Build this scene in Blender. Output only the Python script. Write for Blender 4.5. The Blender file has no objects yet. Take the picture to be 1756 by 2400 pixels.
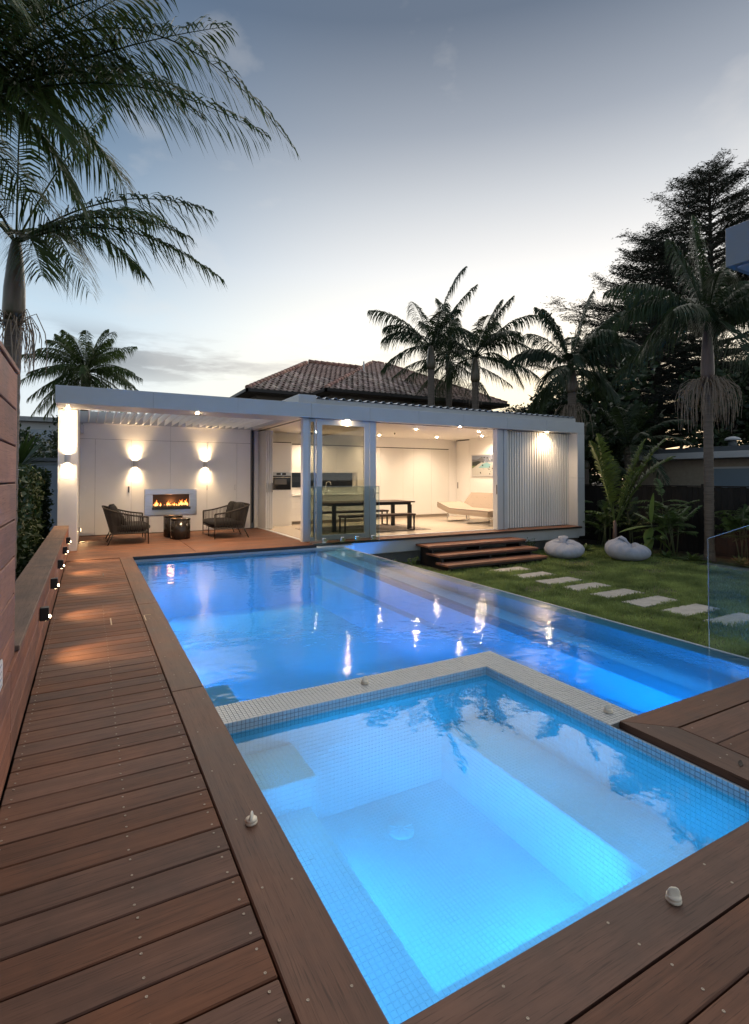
import bpy, math, random
import numpy as np
from mathutils import Vector, Matrix
R = math.radians
sc = bpy.context.scene
COL = sc.collection

# ------------------------------------------------------------------ camera
cam = bpy.data.cameras.new('camera')
cam_ob = bpy.data.objects.new('camera', cam)
COL.objects.link(cam_ob)
sc.camera = cam_ob
cam.sensor_fit = 'VERTICAL'
cam.sensor_height = 36
cam.lens = 36 * 1231.65 / 2400
cam.shift_y = (1098.7 - 1200) / 2400
cam.clip_start = 0.05
cam.clip_end = 2000
cam_ob.location = (0, 0, 1.4)
cam_ob.rotation_euler = (R(90.9315), 0, -R(28.539))

# ------------------------------------------------------------------ world
def srgb(r, g, b):
    f = lambda c: (c / 255 / 12.92) if c / 255 <= .04045 else ((c / 255 + .055) / 1.055) ** 2.4
    return (f(r), f(g), f(b), 1)
SUN_AZ = R(55)
world = bpy.data.worlds.new('World')
sc.world = world
world.use_nodes = True
def make_world():
    nt = world.node_tree; N = nt.nodes; L = nt.links
    def mth(op, a, b=None, c=None, clamp=False):
        m = N.new('ShaderNodeMath'); m.operation = op; m.use_clamp = clamp
        for i, v in enumerate((a, b, c)):
            if v is None: continue
            if isinstance(v, (int, float)): m.inputs[i].default_value = v
            else: L.new(v, m.inputs[i])
        return m.outputs[0]
    def mixc(f, a, b):
        m = N.new('ShaderNodeMix'); m.data_type = 'RGBA'
        for i, v in ((0, f), (6, a), (7, b)):
            if isinstance(v, (int, float)): m.inputs[i].default_value = v
            elif isinstance(v, tuple): m.inputs[i].default_value = v
            else: L.new(v, m.inputs[i])
        return m.outputs[2]
    def ramp(fac, stops):
        r = N.new('ShaderNodeValToRGB'); L.new(fac, r.inputs[0]); e = r.color_ramp.elements
        r.color_ramp.interpolation = 'B_SPLINE' if False else 'EASE'
        r.color_ramp.interpolation = 'LINEAR'
        while len(e) < len(stops): e.new(.5)
        for el, (p, c) in zip(e, stops): el.position = p; el.color = c
        return r.outputs[0]
    tc = N.new('ShaderNodeTexCoord'); d = tc.outputs['Generated']
    sp = N.new('ShaderNodeSeparateXYZ'); L.new(d, sp.inputs[0])
    x, y, z = sp.outputs
    hlen = mth('SQRT', mth('ADD', mth('MULTIPLY', x, x), mth('MULTIPLY', y, y)))
    hlen = mth('MAXIMUM', hlen, 1e-4)
    dot = mth('DIVIDE', mth('ADD', mth('MULTIPLY', x, math.sin(SUN_AZ)), mth('MULTIPLY', y, math.cos(SUN_AZ))), hlen)
    f = N.new('ShaderNodeMapRange'); f.interpolation_type = 'SMOOTHSTEP'
    L.new(dot, f.inputs[0]); f.inputs[1].default_value = .52; f.inputs[2].default_value = .99
    zc = mth('MAXIMUM', z, 0.0)
    away = ramp(zc, [(0, srgb(214, 218, 218)), (.15, srgb(208, 216, 220)), (.27, srgb(180, 198, 210)), (.38, srgb(142, 163, 182)),
                     (.50, srgb(104, 126, 148)), (.66, srgb(80, 98, 120)), (1, srgb(78, 95, 118))])
    tow = ramp(zc, [(0, srgb(255, 238, 205)), (.14, srgb(255, 242, 208)), (.26, srgb(253, 245, 228)), (.36, srgb(226, 224, 219)), (.46, srgb(190, 192, 193)),
                    (.55, srgb(146, 151, 158)), (.66, srgb(94, 103, 115)), (1, srgb(78, 94, 116))])
    base = mixc(f.outputs[0], away, tow)
    # thin evening cloud
    mp = N.new('ShaderNodeMapping'); L.new(d, mp.inputs[0]); mp.inputs['Scale'].default_value = (3.2, 3.2, 19)
    mp.inputs['Location'].default_value = (1.0, 0.3, 5.0)
    nz = N.new('ShaderNodeTexNoise'); L.new(mp.outputs[0], nz.inputs[0]); nz.inputs['Scale'].default_value = 1.55
    nz.inputs['Detail'].default_value = 7; nz.inputs['Roughness'].default_value = .58
    band = N.new('ShaderNodeMapRange'); band.interpolation_type = 'SMOOTHSTEP'; L.new(mth('ABSOLUTE', mth('SUBTRACT', z, .2)), band.inputs[0])
    band.inputs[1].default_value = .07; band.inputs[2].default_value = .0
    cl = N.new('ShaderNodeMapRange'); L.new(nz.outputs[0], cl.inputs[0]); cl.inputs[1].default_value = .47; cl.inputs[2].default_value = .60
    cf = mth('MULTIPLY', cl.outputs[0], band.outputs[0], clamp=True)
    cloudc = mixc(f.outputs[0], srgb(126, 132, 138), srgb(236, 228, 214))
    base = mixc(mth('MULTIPLY', cf, .95), base, cloudc)
    mp2 = N.new('ShaderNodeMapping'); L.new(d, mp2.inputs[0]); mp2.inputs['Scale'].default_value = (2.2, 2.2, 4.4); mp2.inputs['Location'].default_value = (.7, 3.1, .2)
    n2 = N.new('ShaderNodeTexNoise'); L.new(mp2.outputs[0], n2.inputs[0]); n2.inputs['Scale'].default_value = 2.6; n2.inputs['Detail'].default_value = 6
    c2 = N.new('ShaderNodeMapRange'); L.new(n2.outputs[0], c2.inputs[0]); c2.inputs[1].default_value = .56; c2.inputs[2].default_value = .74
    base = mixc(mth('MULTIPLY', c2.outputs[0], .26), base, srgb(214, 208, 200))
    # physical sky for the low glow
    sky = N.new('ShaderNodeTexSky'); sky.sky_type = 'NISHITA'; sky.sun_disc = False
    sky.sun_elevation = R(1.5); sky.sun_rotation = SUN_AZ; sky.dust_density = 2; sky.ozone_density = 3
    add = N.new('ShaderNodeMix'); add.data_type = 'RGBA'; add.blend_type = 'ADD'; add.inputs[0].default_value = 1
    sc_ = N.new('ShaderNodeMix'); sc_.data_type = 'RGBA'; sc_.blend_type = 'MULTIPLY'; sc_.inputs[0].default_value = 1
    L.new(sky.outputs[0], sc_.inputs[6]); sc_.inputs[7].default_value = (.05, .05, .05, 1)
    L.new(base, add.inputs[6]); L.new(sc_.outputs[2], add.inputs[7])
    bg = N['Background']; L.new(add.outputs[2], bg.inputs[0]); bg.inputs[1].default_value = SKY_STRENGTH
SKY_STRENGTH = 1.0
make_world()
# the last of the low sun, behind the trees on the right
sun = bpy.data.lights.new('sun', 'SUN'); sun.energy = 2.2; sun.angle = R(100); sun.color = (1, .92, .80)
sun_ob = bpy.data.objects.new('sun', sun); COL.objects.link(sun_ob)
sd = Vector((math.sin(SUN_AZ) * math.cos(R(28)), math.cos(SUN_AZ) * math.cos(R(28)), math.sin(R(28))))
sun_ob.rotation_euler = sd.to_track_quat('Z', 'Y').to_euler()
vs = sc.view_settings
sc.display_settings.display_device = 'sRGB'
vs.view_transform = 'Standard'; vs.look = 'None'; vs.exposure = 0.35; vs.gamma = 1; vs.use_curve_mapping = False
cy = sc.cycles
cy.use_denoising = True
cy.max_bounces = 8; cy.diffuse_bounces = 4; cy.glossy_bounces = 4; cy.transmission_bounces = 4; cy.transparent_max_bounces = 20
cy.caustics_reflective = False; cy.caustics_refractive = False
cy.sample_clamp_indirect = 6

# ------------------------------------------------------------------ mesh helpers
rng = random.Random(7)
class MB:
    def __init__(s): s.v = []; s.f = []; s.sm = []; s.mi = []; s.m = 0; s.smooth = False
    def add(s, vs, fs, smooth=None):
        o = len(s.v); s.v.extend([tuple(p) for p in vs])
        for f in fs: s.f.append(tuple(i + o for i in f)); s.sm.append(s.smooth if smooth is None else smooth); s.mi.append(s.m)
        return s
    def box(s, x0, x1, y0, y1, z0, z1):
        return s.add([(x0, y0, z0), (x1, y0, z0), (x1, y1, z0), (x0, y1, z0), (x0, y0, z1), (x1, y0, z1), (x1, y1, z1), (x0, y1, z1)],
                     [(3, 2, 1, 0), (4, 5, 6, 7), (0, 1, 5, 4), (1, 2, 6, 5), (2, 3, 7, 6), (3, 0, 4, 7)], False)
    def cbox(s, x0, x1, y0, y1, z0, z1, b=.004):
        P = []; X = (x0, x1); Y = (y0, y1); Z = (z0, z1); idx = {}
        for i in (0, 1):
            for j in (0, 1):
                for k in (0, 1):
                    sx, sy, sz = (b if i == 0 else -b), (b if j == 0 else -b), (b if k == 0 else -b)
                    for ax in range(3):
                        p = [X[i] + sx, Y[j] + sy, Z[k] + sz]
                        p[ax] = (X[i], Y[j], Z[k])[ax]
                        idx[(i, j, k, ax)] = len(P); P.append(tuple(p))
        F = []
        q = lambda *a: F.append(tuple(idx[t] for t in a))
        for e in (0, 1):
            c = [(0, 0), (1, 0), (1, 1), (0, 1)]
            for ax in range(3):
                def key(u, w):
                    t = [0, 0, 0]; t[ax] = e; t[(ax + 1) % 3] = u; t[(ax + 2) % 3] = w
                    return (*t, ax)
                q(*[key(*t) for t in (c if e else c[::-1])])
        for ax in range(3):
            a1, a2 = (ax + 1) % 3, (ax + 2) % 3
            for u in (0, 1):
                for w in (0, 1):
                    def kk(e, face):
                        t = [0, 0, 0]; t[ax] = e; t[a1] = u; t[a2] = w
                        return (*t, face)
                    quad = [kk(0, a1), kk(1, a1), kk(1, a2), kk(0, a2)]
                    q(*(quad if u == w else quad[::-1]))
        for i in (0, 1):
            for j in (0, 1):
                for k in (0, 1):
                    t = [(i, j, k, 0), (i, j, k, 1), (i, j, k, 2)]
                    q(*(t if (i + j + k) % 2 else t[::-1]))
        return s.add(P, F, False)
    def obox(s, c, ax, ay, az):
        c, ax, ay, az = map(Vector, (c, ax, ay, az)); P = []
        for sz in (-1, 1):
            for sx, sy in ((-1, -1), (1, -1), (1, 1), (-1, 1)): P.append(c + ax * sx + ay * sy + az * sz)
        return s.add(P, [(3, 2, 1, 0), (4, 5, 6, 7), (0, 1, 5, 4), (1, 2, 6, 5), (2, 3, 7, 6), (3, 0, 4, 7)], False)
    def quad(s, *p): return s.add(p, [tuple(range(len(p)))], False)
    def tube(s, pts, rad, n=8, caps=True, closed=False, smooth=True, squash=None):
        pts = [Vector(p) for p in pts]; m = len(pts)
        if isinstance(rad, (int, float)): rad = [rad] * m
        V = []; F = []; up = None
        for i, p in enumerate(pts):
            a = pts[(i - 1) % m] if closed else pts[max(i - 1, 0)]; b = pts[(i + 1) % m] if closed else pts[min(i + 1, m - 1)]
            t = (b - a).normalized()
            if up is None: up = Vector((0, 0, 1)) if abs(t.z) < .9 else Vector((1, 0, 0))
            sd_ = t.cross(up)
            if sd_.length < 1e-6: sd_ = t.orthogonal()
            sd_.normalize(); u2 = sd_.cross(t).normalized(); up = u2
            for k in range(n):
                an = 2 * math.pi * k / n
                V.append(p + (sd_ * math.cos(an) + u2 * math.sin(an) * (squash or 1)) * rad[i])
        rings = m if closed else m - 1
        for i in range(rings):
            for k in range(n):
                a = i * n + k; b = i * n + (k + 1) % n; c = ((i + 1) % m) * n + (k + 1) % n; d = ((i + 1) % m) * n + k
                F.append((a, b, c, d))
        s.add(V, F, smooth)
        if caps and not closed:
            o = len(s.v) - len(V)
            s.f.append(tuple(o + k for k in range(n))[::-1]); s.sm.append(False); s.mi.append(s.m)
            s.f.append(tuple(o + (m - 1) * n + k for k in range(n))); s.sm.append(False); s.mi.append(s.m)
        return s
    def cyl(s, p0, p1, r, n=16, r1=None): return s.tube([p0, p1], [r, r if r1 is None else r1], n)
    def lathe(s, c, prof, n=20, smooth=True, sx=1, sy=1):
        V = []; F = []
        for r, z in prof:
            for k in range(n):
                a = 2 * math.pi * k / n; V.append((c[0] + r * math.cos(a) * sx, c[1] + r * math.sin(a) * sy, c[2] + z))
        for i in range(len(prof) - 1):
            for k in range(n):
                F.append((i * n + k, i * n + (k + 1) % n, (i + 1) * n + (k + 1) % n, (i + 1) * n + k))
        F.append(tuple(range(n))[::-1]); F.append(tuple((len(prof) - 1) * n + k for k in range(n)))
        return s.add(V, F, smooth)
    def prism(s, poly, axis, a, b, smooth=False):
        def P(u, w, t): return {'x': (t, u, w), 'y': (u, t, w), 'z': (u, w, t)}[axis]
        n = len(poly); V = [P(u, w, a) for u, w in poly] + [P(u, w, b) for u, w in poly]
        F = [(i, (i + 1) % n, n + (i + 1) % n, n + i) for i in range(n)]
        s.add(V, F, smooth); s.add(V, [tuple(range(n))[::-1], tuple(range(n, 2 * n))], False)
        return s
    def mesh(s, name, mats):
        me = bpy.data.meshes.new(name); me.from_pydata(s.v, [], s.f)
        for m in (mats if isinstance(mats, (list, tuple)) else [mats]): me.materials.append(m)
        me.polygons.foreach_set('use_smooth', s.sm); me.polygons.foreach_set('material_index', s.mi)
        me.validate(); me.update()
        return me
    def build(s, name, mats, parent=None, kind=None, label=None):
        return link(name, s.mesh(name, mats), parent, kind, label)
def link(name, me, parent=None, kind=None, label=None):
    o = bpy.data.objects.new(name, me); COL.objects.link(o)
    if parent is not None: adopt(o, parent)
    if kind: o['kind'] = kind
    if label: o['label'] = label
    return o
def wm(o): return wm(o.parent) @ o.matrix_parent_inverse @ o.matrix_basis if o.parent else o.matrix_basis.copy()
def adopt(o, parent):
    o.parent = parent; o.matrix_parent_inverse = wm(parent).inverted()
def tag(o, label=None, cat=None, group=None, kind=None):
    for k, v in (('label', label), ('category', cat), ('group', group), ('kind', kind)):
        if v: o[k] = v
    return o
def thing(name, label, cat, loc=(0, 0, 0), group=None):
    o = bpy.data.objects.new(name, None); COL.objects.link(o); o.location = loc; o.empty_display_size = .1
    return tag(o, label, cat, group)
def setting(name, loc=(0, 0, 0)):
    o = bpy.data.objects.new(name, None); COL.objects.link(o); o.location = loc; o['kind'] = 'structure'
    return o
KIDS = lambda o: [c for c in bpy.data.objects if c.parent == o]
def copy_tree(o, parent=None):
    c = o.copy(); COL.objects.link(c)
    if parent is not None: c.parent = parent
    for k in KIDS(o): copy_tree(k, c)
    return c
def lamp(name, kind, loc, energy, color, parent=None, aim=None, **kw):
    l = bpy.data.lights.new(name, kind); l.energy = energy; l.color = color
    for k, v in kw.items(): setattr(l, k, v)
    o = bpy.data.objects.new(name, l); COL.objects.link(o); o.location = loc
    if aim is not None: o.rotation_euler = (-(Vector(aim))).to_track_quat('Z', 'Y').to_euler()
    if parent is not None: adopt(o, parent)
    return o

# ------------------------------------------------------------------ materials
def mat(name, col, rough=.6, metal=0, spec=.5, noise=0, nscale=8, nstretch=(1, 1, 1), bump=0, bscale=60, emit=None, estr=0, transl=0, coat=0, rnd=0, tint=None):
    m = bpy.data.materials.new(name); m.use_nodes = True
    nt = m.node_tree; N = nt.nodes; L = nt.links; b = N['Principled BSDF']
    c = (*col[:3], 1)
    b.inputs['Base Color'].default_value = c; b.inputs['Roughness'].default_value = rough; b.inputs['Metallic'].default_value = metal
    b.inputs['Specular IOR Level'].default_value = spec; b.inputs['Coat Weight'].default_value = coat
    src = None
    if noise or bump or rnd:
        tc = N.new('ShaderNodeTexCoord'); oi = N.new('ShaderNodeObjectInfo')
        ad = N.new('ShaderNodeVectorMath'); ad.operation = 'MULTIPLY_ADD'; L.new(oi.outputs['Random'], ad.inputs[0])
        ad.inputs[1].default_value = (17, 31, 23); L.new(tc.outputs['Object'], ad.inputs[2])
        vec = ad.outputs[0]
    if noise:
        mp = N.new('ShaderNodeMapping'); mp.inputs['Scale'].default_value = nstretch; L.new(vec, mp.inputs[0])
        nz = N.new('ShaderNodeTexNoise'); nz.inputs['Scale'].default_value = nscale; nz.inputs['Detail'].default_value = 6; nz.inputs['Roughness'].default_value = .6
        L.new(mp.outputs[0], nz.inputs[0])
        r = N.new('ShaderNodeValToRGB'); L.new(nz.outputs[0], r.inputs[0]); e = r.color_ramp.elements
        t2 = tint or col
        e[0].position = .3; e[0].color = (*[max(0, x * (1 - noise)) for x in col[:3]], 1)
        e[1].position = .72; e[1].color = (*[min(1, x * (1 + noise)) for x in t2[:3]], 1)
        src = r.outputs[0]
    if rnd:
        hsv = N.new('ShaderNodeHueSaturation')
        if src: L.new(src, hsv.inputs['Color'])
        else: hsv.inputs['Color'].default_value = c
        mr = N.new('ShaderNodeMapRange'); L.new(oi.outputs['Random'], mr.inputs[0]); mr.inputs[3].default_value = 1 - rnd; mr.inputs[4].default_value = 1 + rnd
        L.new(mr.outputs[0], hsv.inputs['Value'])
        mr2 = N.new('ShaderNodeMapRange'); ml = N.new('ShaderNodeMath'); ml.operation = 'FRACT'; m7 = N.new('ShaderNodeMath'); m7.operation = 'MULTIPLY'; m7.inputs[1].default_value = 7.3
        L.new(oi.outputs['Random'], m7.inputs[0]); L.new(m7.outputs[0], ml.inputs[0]); L.new(ml.outputs[0], mr2.inputs[0])
        mr2.inputs[3].default_value = .5 - rnd * .03; mr2.inputs[4].default_value = .5 + rnd * .03; L.new(mr2.outputs[0], hsv.inputs['Hue'])
        src = hsv.outputs[0]
    if src: L.new(src, b.inputs['Base Color'])
    if bump:
        nb = N.new('ShaderNodeTexNoise'); nb.inputs['Scale'].default_value = bscale; nb.inputs['Detail'].default_value = 4
        mp2 = N.new('ShaderNodeMapping'); mp2.inputs['Scale'].default_value = nstretch; L.new(vec, mp2.inputs[0]); L.new(mp2.outputs[0], nb.inputs[0])
        bp = N.new('ShaderNodeBump'); bp.inputs['Strength'].default_value = bump; bp.inputs['Distance'].default_value = .01
        L.new(nb.outputs[0], bp.inputs['Height']); L.new(bp.outputs[0], b.inputs['Normal'])
    if emit: b.inputs['Emission Color'].default_value = (*emit[:3], 1); b.inputs['Emission Strength'].default_value = estr
    if transl:
        tr = N.new('ShaderNodeBsdfTranslucent'); mx = N.new('ShaderNodeMixShader'); mx.inputs[0].default_value = transl
        if src: L.new(src, tr.inputs[0])
        else: tr.inputs[0].default_value = c
        L.new(b.outputs[0], mx.inputs[1]); L.new(tr.outputs[0], mx.inputs[2]); L.new(mx.outputs[0], N['Material Output'].inputs[0])
    return m
def wood(name, c0, c1, axis='x', rough=.5, rnd=.3, scale=1.0):
    """long grain, pores, slow stains; each board shifts by its own random"""
    m = bpy.data.materials.new(name); m.use_nodes = True
    nt = m.node_tree; N = nt.nodes; L = nt.links; b = N['Principled BSDF']
    tc = N.new('ShaderNodeTexCoord'); oi = N.new('ShaderNodeObjectInfo')
    ad = N.new('ShaderNodeVectorMath'); ad.operation = 'MULTIPLY_ADD'; L.new(oi.outputs['Random'], ad.inputs[0]); ad.inputs[1].default_value = (13, 29, 41)
    L.new(tc.outputs['Object'], ad.inputs[2])
    st = {'x': (1.2, 26, 26), 'y': (26, 1.2, 26), 'z': (26, 26, 1.2)}[axis]
    s2 = {'x': (7, 230, 230), 'y': (230, 7, 230), 'z': (230, 230, 7)}[axis]
    def nz(scale_vec, det, dist=0.0, rough_=.6):
        mp = N.new('ShaderNodeMapping'); mp.inputs['Scale'].default_value = [q * scale for q in scale_vec]; L.new(ad.outputs[0], mp.inputs[0])
        n = N.new('ShaderNodeTexNoise'); n.inputs['Scale'].default_value = 1; n.inputs['Detail'].default_value = det; n.inputs['Roughness'].default_value = rough_
        n.inputs['Distortion'].default_value = dist; L.new(mp.outputs[0], n.inputs[0]); return n.outputs[0]
    g = nz(st, 5, .7); fine = nz(s2, 3); slow = nz((2.3, 2.3, 2.3), 4)
    def mix(f, a, b_, blend='MIX'):
        mm = N.new('ShaderNodeMix'); mm.data_type = 'RGBA'; mm.blend_type = blend
        for i, v in ((0, f), (6, a), (7, b_)):
            if isinstance(v, (int, float)): mm.inputs[i].default_value = v
            elif isinstance(v, tuple): mm.inputs[i].default_value = (*v[:3], 1)
            else: L.new(v, mm.inputs[i])
        return mm.outputs[2]
    def rmp(v, a, b_):
        mr = N.new('ShaderNodeMapRange'); L.new(v, mr.inputs[0]); mr.inputs[1].default_value = a; mr.inputs[2].default_value = b_; return mr.outputs[0]
    col = mix(rmp(g, .3, .7), c0, c1)
    dk = mix(rmp(fine, .56, .68), (1, 1, 1), (.55, .52, .5))
    col = mix(1.0, col, dk, 'MULTIPLY')
    stn = mix(rmp(slow, .35, .7), (.66, .66, .68), (1.22, 1.15, 1.08))
    col = mix(1.0, col, stn, 'MULTIPLY')
    hs = N.new('ShaderNodeHueSaturation'); L.new(col, hs.inputs['Color'])
    mr = N.new('ShaderNodeMapRange'); L.new(oi.outputs['Random'], mr.inputs[0]); mr.inputs[3].default_value = 1 - rnd; mr.inputs[4].default_value = 1 + rnd; L.new(mr.outputs[0], hs.inputs['Value'])
    m7 = N.new('ShaderNodeMath'); m7.operation = 'MULTIPLY'; m7.inputs[1].default_value = 9.7; L.new(oi.outputs['Random'], m7.inputs[0])
    fr = N.new('ShaderNodeMath'); fr.operation = 'FRACT'; L.new(m7.outputs[0], fr.inputs[0])
    mr2 = N.new('ShaderNodeMapRange'); L.new(fr.outputs[0], mr2.inputs[0]); mr2.inputs[3].default_value = .9; mr2.inputs[4].default_value = 1.1; L.new(mr2.outputs[0], hs.inputs['Saturation'])
    L.new(hs.outputs[0], b.inputs['Base Color'])
    rr = N.new('ShaderNodeMapRange'); L.new(slow, rr.inputs[0]); rr.inputs[3].default_value = rough - .04; rr.inputs[4].default_value = rough + .22; L.new(rr.outputs[0], b.inputs['Roughness'])
    b.inputs['Specular IOR Level'].default_value = .32
    bp = N.new('ShaderNodeBump'); bp.inputs['Strength'].default_value = .35; bp.inputs['Distance'].default_value = .002
    mxh = N.new('ShaderNodeMath'); mxh.operation = 'ADD'; L.new(fine, mxh.inputs[0]); L.new(g, mxh.inputs[1])
    L.new(mxh.outputs[0], bp.inputs['Height']); L.new(bp.outputs[0], b.inputs['Normal'])
    return m
def glassy(name, tint, ior=1.45, rough=0.0, refl=1.0, bump=None, milk=0, milkc=(.7, .85, .9)):
    """thin transparent sheet: clear straight through, Fresnel mirror on top"""
    m = bpy.data.materials.new(name); m.use_nodes = True
    nt = m.node_tree; N = nt.nodes; L = nt.links; N.remove(N['Principled BSDF'])
    t = N.new('ShaderNodeBsdfTransparent'); t.inputs[0].default_value = (*tint, 1)
    g = N.new('ShaderNodeBsdfGlossy'); g.inputs['Roughness'].default_value = rough; g.inputs[0].default_value = (refl, refl, refl, 1)
    fr = N.new('ShaderNodeFresnel'); fr.inputs[0].default_value = ior
    body = t.outputs[0]
    if milk:                                            # fine matter in the water scatters the lamps' light
        tl = N.new('ShaderNodeBsdfTranslucent'); tl.inputs[0].default_value = (*milkc, 1)
        mm = N.new('ShaderNodeMixShader'); mm.inputs[0].default_value = milk; L.new(t.outputs[0], mm.inputs[1]); L.new(tl.outputs[0], mm.inputs[2]); body = mm.outputs[0]
    mx = N.new('ShaderNodeMixShader'); L.new(fr.outputs[0], mx.inputs[0]); L.new(body, mx.inputs[1]); L.new(g.outputs[0], mx.inputs[2])
    L.new(mx.outputs[0], N['Material Output'].inputs[0])
    if bump:
        tc = N.new('ShaderNodeTexCoord'); prev = None
        hsum = None
        for (s, amp, det) in bump[0]:
            n = N.new('ShaderNodeTexNoise'); n.inputs['Scale'].default_value = s; n.inputs['Detail'].default_value = det; L.new(tc.outputs['Object'], n.inputs[0])
            k = N.new('ShaderNodeMath'); k.operation = 'MULTIPLY'; k.inputs[1].default_value = amp; L.new(n.outputs[0], k.inputs[0])
            if hsum is None: hsum = k.outputs[0]
            else:
                a = N.new('ShaderNodeMath'); a.operation = 'ADD'; L.new(hsum, a.inputs[0]); L.new(k.outputs[0], a.inputs[1]); hsum = a.outputs[0]
        bp = N.new('ShaderNodeBump'); bp.inputs['Strength'].default_value = 1; bp.inputs['Distance'].default_value = bump[1]
        L.new(hsum, bp.inputs['Height']); L.new(bp.outputs[0], g.inputs['Normal']); L.new(bp.outputs[0], fr.inputs['Normal'])
    return m
def emitter(name, col, strength):
    m = bpy.data.materials.new(name); m.use_nodes = True; N = m.node_tree.nodes
    b = N['Principled BSDF']; b.inputs['Base Color'].default_value = (.8, .8, .8, 1)
    b.inputs['Emission Color'].default_value = (*col, 1); b.inputs['Emission Strength'].default_value = strength
    return m
def tile_mat(name, col, var=.12, grout=(.3, .3, .29), pitch=.025, rough=.35):
    """per-tile shade from snapped coordinates"""
    m = bpy.data.materials.new(name); m.use_nodes = True; nt = m.node_tree; N = nt.nodes; L = nt.links; b = N['Principled BSDF']
    tc = N.new('ShaderNodeTexCoord'); sn = N.new('ShaderNodeVectorMath'); sn.operation = 'SNAP'; sn.inputs[1].default_value = (pitch,) * 3
    L.new(tc.outputs['Object'], sn.inputs[0]); wn = N.new('ShaderNodeTexWhiteNoise'); L.new(sn.outputs[0], wn.inputs[0])
    nz = N.new('ShaderNodeTexNoise'); nz.inputs['Scale'].default_value = 5; nz.inputs['Detail'].default_value = 5; L.new(tc.outputs['Object'], nz.inputs[0])
    hs = N.new('ShaderNodeHueSaturation'); hs.inputs['Color'].default_value = (*col, 1)
    a = N.new('ShaderNodeMath'); a.operation = 'ADD'; L.new(wn.outputs[0], a.inputs[0]); L.new(nz.outputs[0], a.inputs[1])
    mr = N.new('ShaderNodeMapRange'); L.new(a.outputs[0], mr.inputs[0]); mr.inputs[1].default_value = 0; mr.inputs[2].default_value = 2; mr.inputs[3].default_value = 1 - var; mr.inputs[4].default_value = 1 + var
    L.new(mr.outputs[0], hs.inputs['Value']); L.new(hs.outputs[0], b.inputs['Base Color']); b.inputs['Roughness'].default_value = rough
    return m

M_ = {}
M_['deck'] = wood('hardwood_deck', (.130, .060, .036), (.205, .098, .060), 'x', .56, .15)
M_['coping_y'] = wood('hardwood_coping', (.110, .050, .030), (.158, .077, .046), 'y', .45, .12)
M_['coping_x'] = wood('hardwood_coping_cross', (.125, .055, .032), (.180, .084, .050), 'x', .45, .12)
M_['clad'] = wood('hardwood_cladding', (.24, .112, .078), (.33, .16, .115), 'y', .6, .16)
M_['cap'] = wood('hardwood_wall_cap', (.19, .118, .084), (.26, .165, .118), 'y', .6, .08)
M_['step'] = wood('hardwood_steps', (.20, .085, .050), (.29, .130, .078), 'x', .5, .12)
M_['darkedge'] = mat('dark_timber_edge', (.018, .012, .010), .5, noise=.3)
M_['white'] = mat('white_painted_metal', (.50, .50, .50), .38, noise=.03, nscale=3)
M_['wall'] = mat('white_wall_panel', (.76, .75, .73), .5, noise=.03, nscale=2)
M_['alu'] = mat('white_aluminium', (.60, .60, .60), .32, noise=.02)
M_['ceil'] = mat('white_ceiling', (.78, .76, .73), .8)
M_['cab'] = mat('gloss_white_cabinet', (.74, .72, .68), .16, noise=.02, nscale=1)
M_['black'] = mat('black_plastic', (.012, .012, .012), .4)
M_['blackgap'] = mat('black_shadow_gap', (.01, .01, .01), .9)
M_['steel'] = mat('brushed_steel', (.50, .49, .47), .36, 1, noise=.12, nscale=4, nstretch=(1, 40, 40))
M_['chrome'] = mat('polished_steel', (.75, .75, .76), .12, 1)
M_['glass'] = glassy('fence_glass', (.80, .87, .87), 1.5)
M_['doorglass'] = glassy('door_glass', (.66, .66, .60), 1.55)
M_['water'] = glassy('pool_water', (.36, .80, 1.0), 1.333, .02, bump=([(2.6, .7, 2), (9, .30, 2), (30, .07, 2)], .0075), milk=.32, milkc=(.5, .8, .95))
M_['spawater'] = glassy('spa_water', (.42, .86, 1.0), 1.333, .02, bump=([(2.0, .7, 2), (8, .30, 2), (26, .06, 2)], .0030), milk=.24, milkc=(.6, .85, .95))
M_['pooltile'] = mat('pale_pool_lining', (.62, .70, .78), .5, noise=.10, nscale=3)
M_['spatile'] = tile_mat('pale_glass_mosaic', (.74, .77, .78), .03)
M_['greytile'] = tile_mat('warm_grey_mosaic', (.53, .53, .51), .08)
M_['grout'] = mat('grey_grout', (.24, .23, .21), .9, noise=.2, nscale=30)
M_['grout2'] = mat('pool_grout', (.62, .66, .67), .9)
M_['concrete'] = mat('rendered_concrete', (.30, .30, .30), .85, noise=.15, nscale=5)
M_['stone'] = mat('pale_stone', (.46, .43, .38), .8, noise=.16, nscale=9, bump=.4, bscale=90, rnd=.07)
M_['soil'] = mat('dark_soil', (.035, .026, .018), .95, noise=.5, nscale=20, bump=.8, bscale=40)
M_['lawn'] = mat('lawn_ground', (.045, .070, .020), .95, noise=.6, nscale=4, tint=(.10, .10, .036), bump=.6, bscale=60)
# ================================================================== SETTING
LZ = -.65                       # lawn level
ZW, ZS = -.10, -.065            # pool and spa water levels
PX0, PX1, PY1 = .685, 4.75, 10.2
g = MB().quad((-400, -400, LZ - .6), (600, -400, LZ - .6), (600, 700, LZ - .6), (-400, 700, LZ - .6)); g.build('ground', M_['soil'], kind='structure')
g = MB()
g.box(5.1, 14.2, 2.75, 10.9, LZ - .5, LZ - .008)
g.build('lawn_soil', M_['lawn'], kind='structure')
g = MB().box(9.5, 15.5, 7.2, 16.5, LZ - .5, LZ - .012)
g.box(12.2, 15.5, 1.0, 7.2, LZ - .5, LZ - .012); g.box(-4.5, -.6, 0, 26, LZ - .5, LZ - .02)
g.build('garden_bed', M_['soil'], kind='structure')

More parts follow.
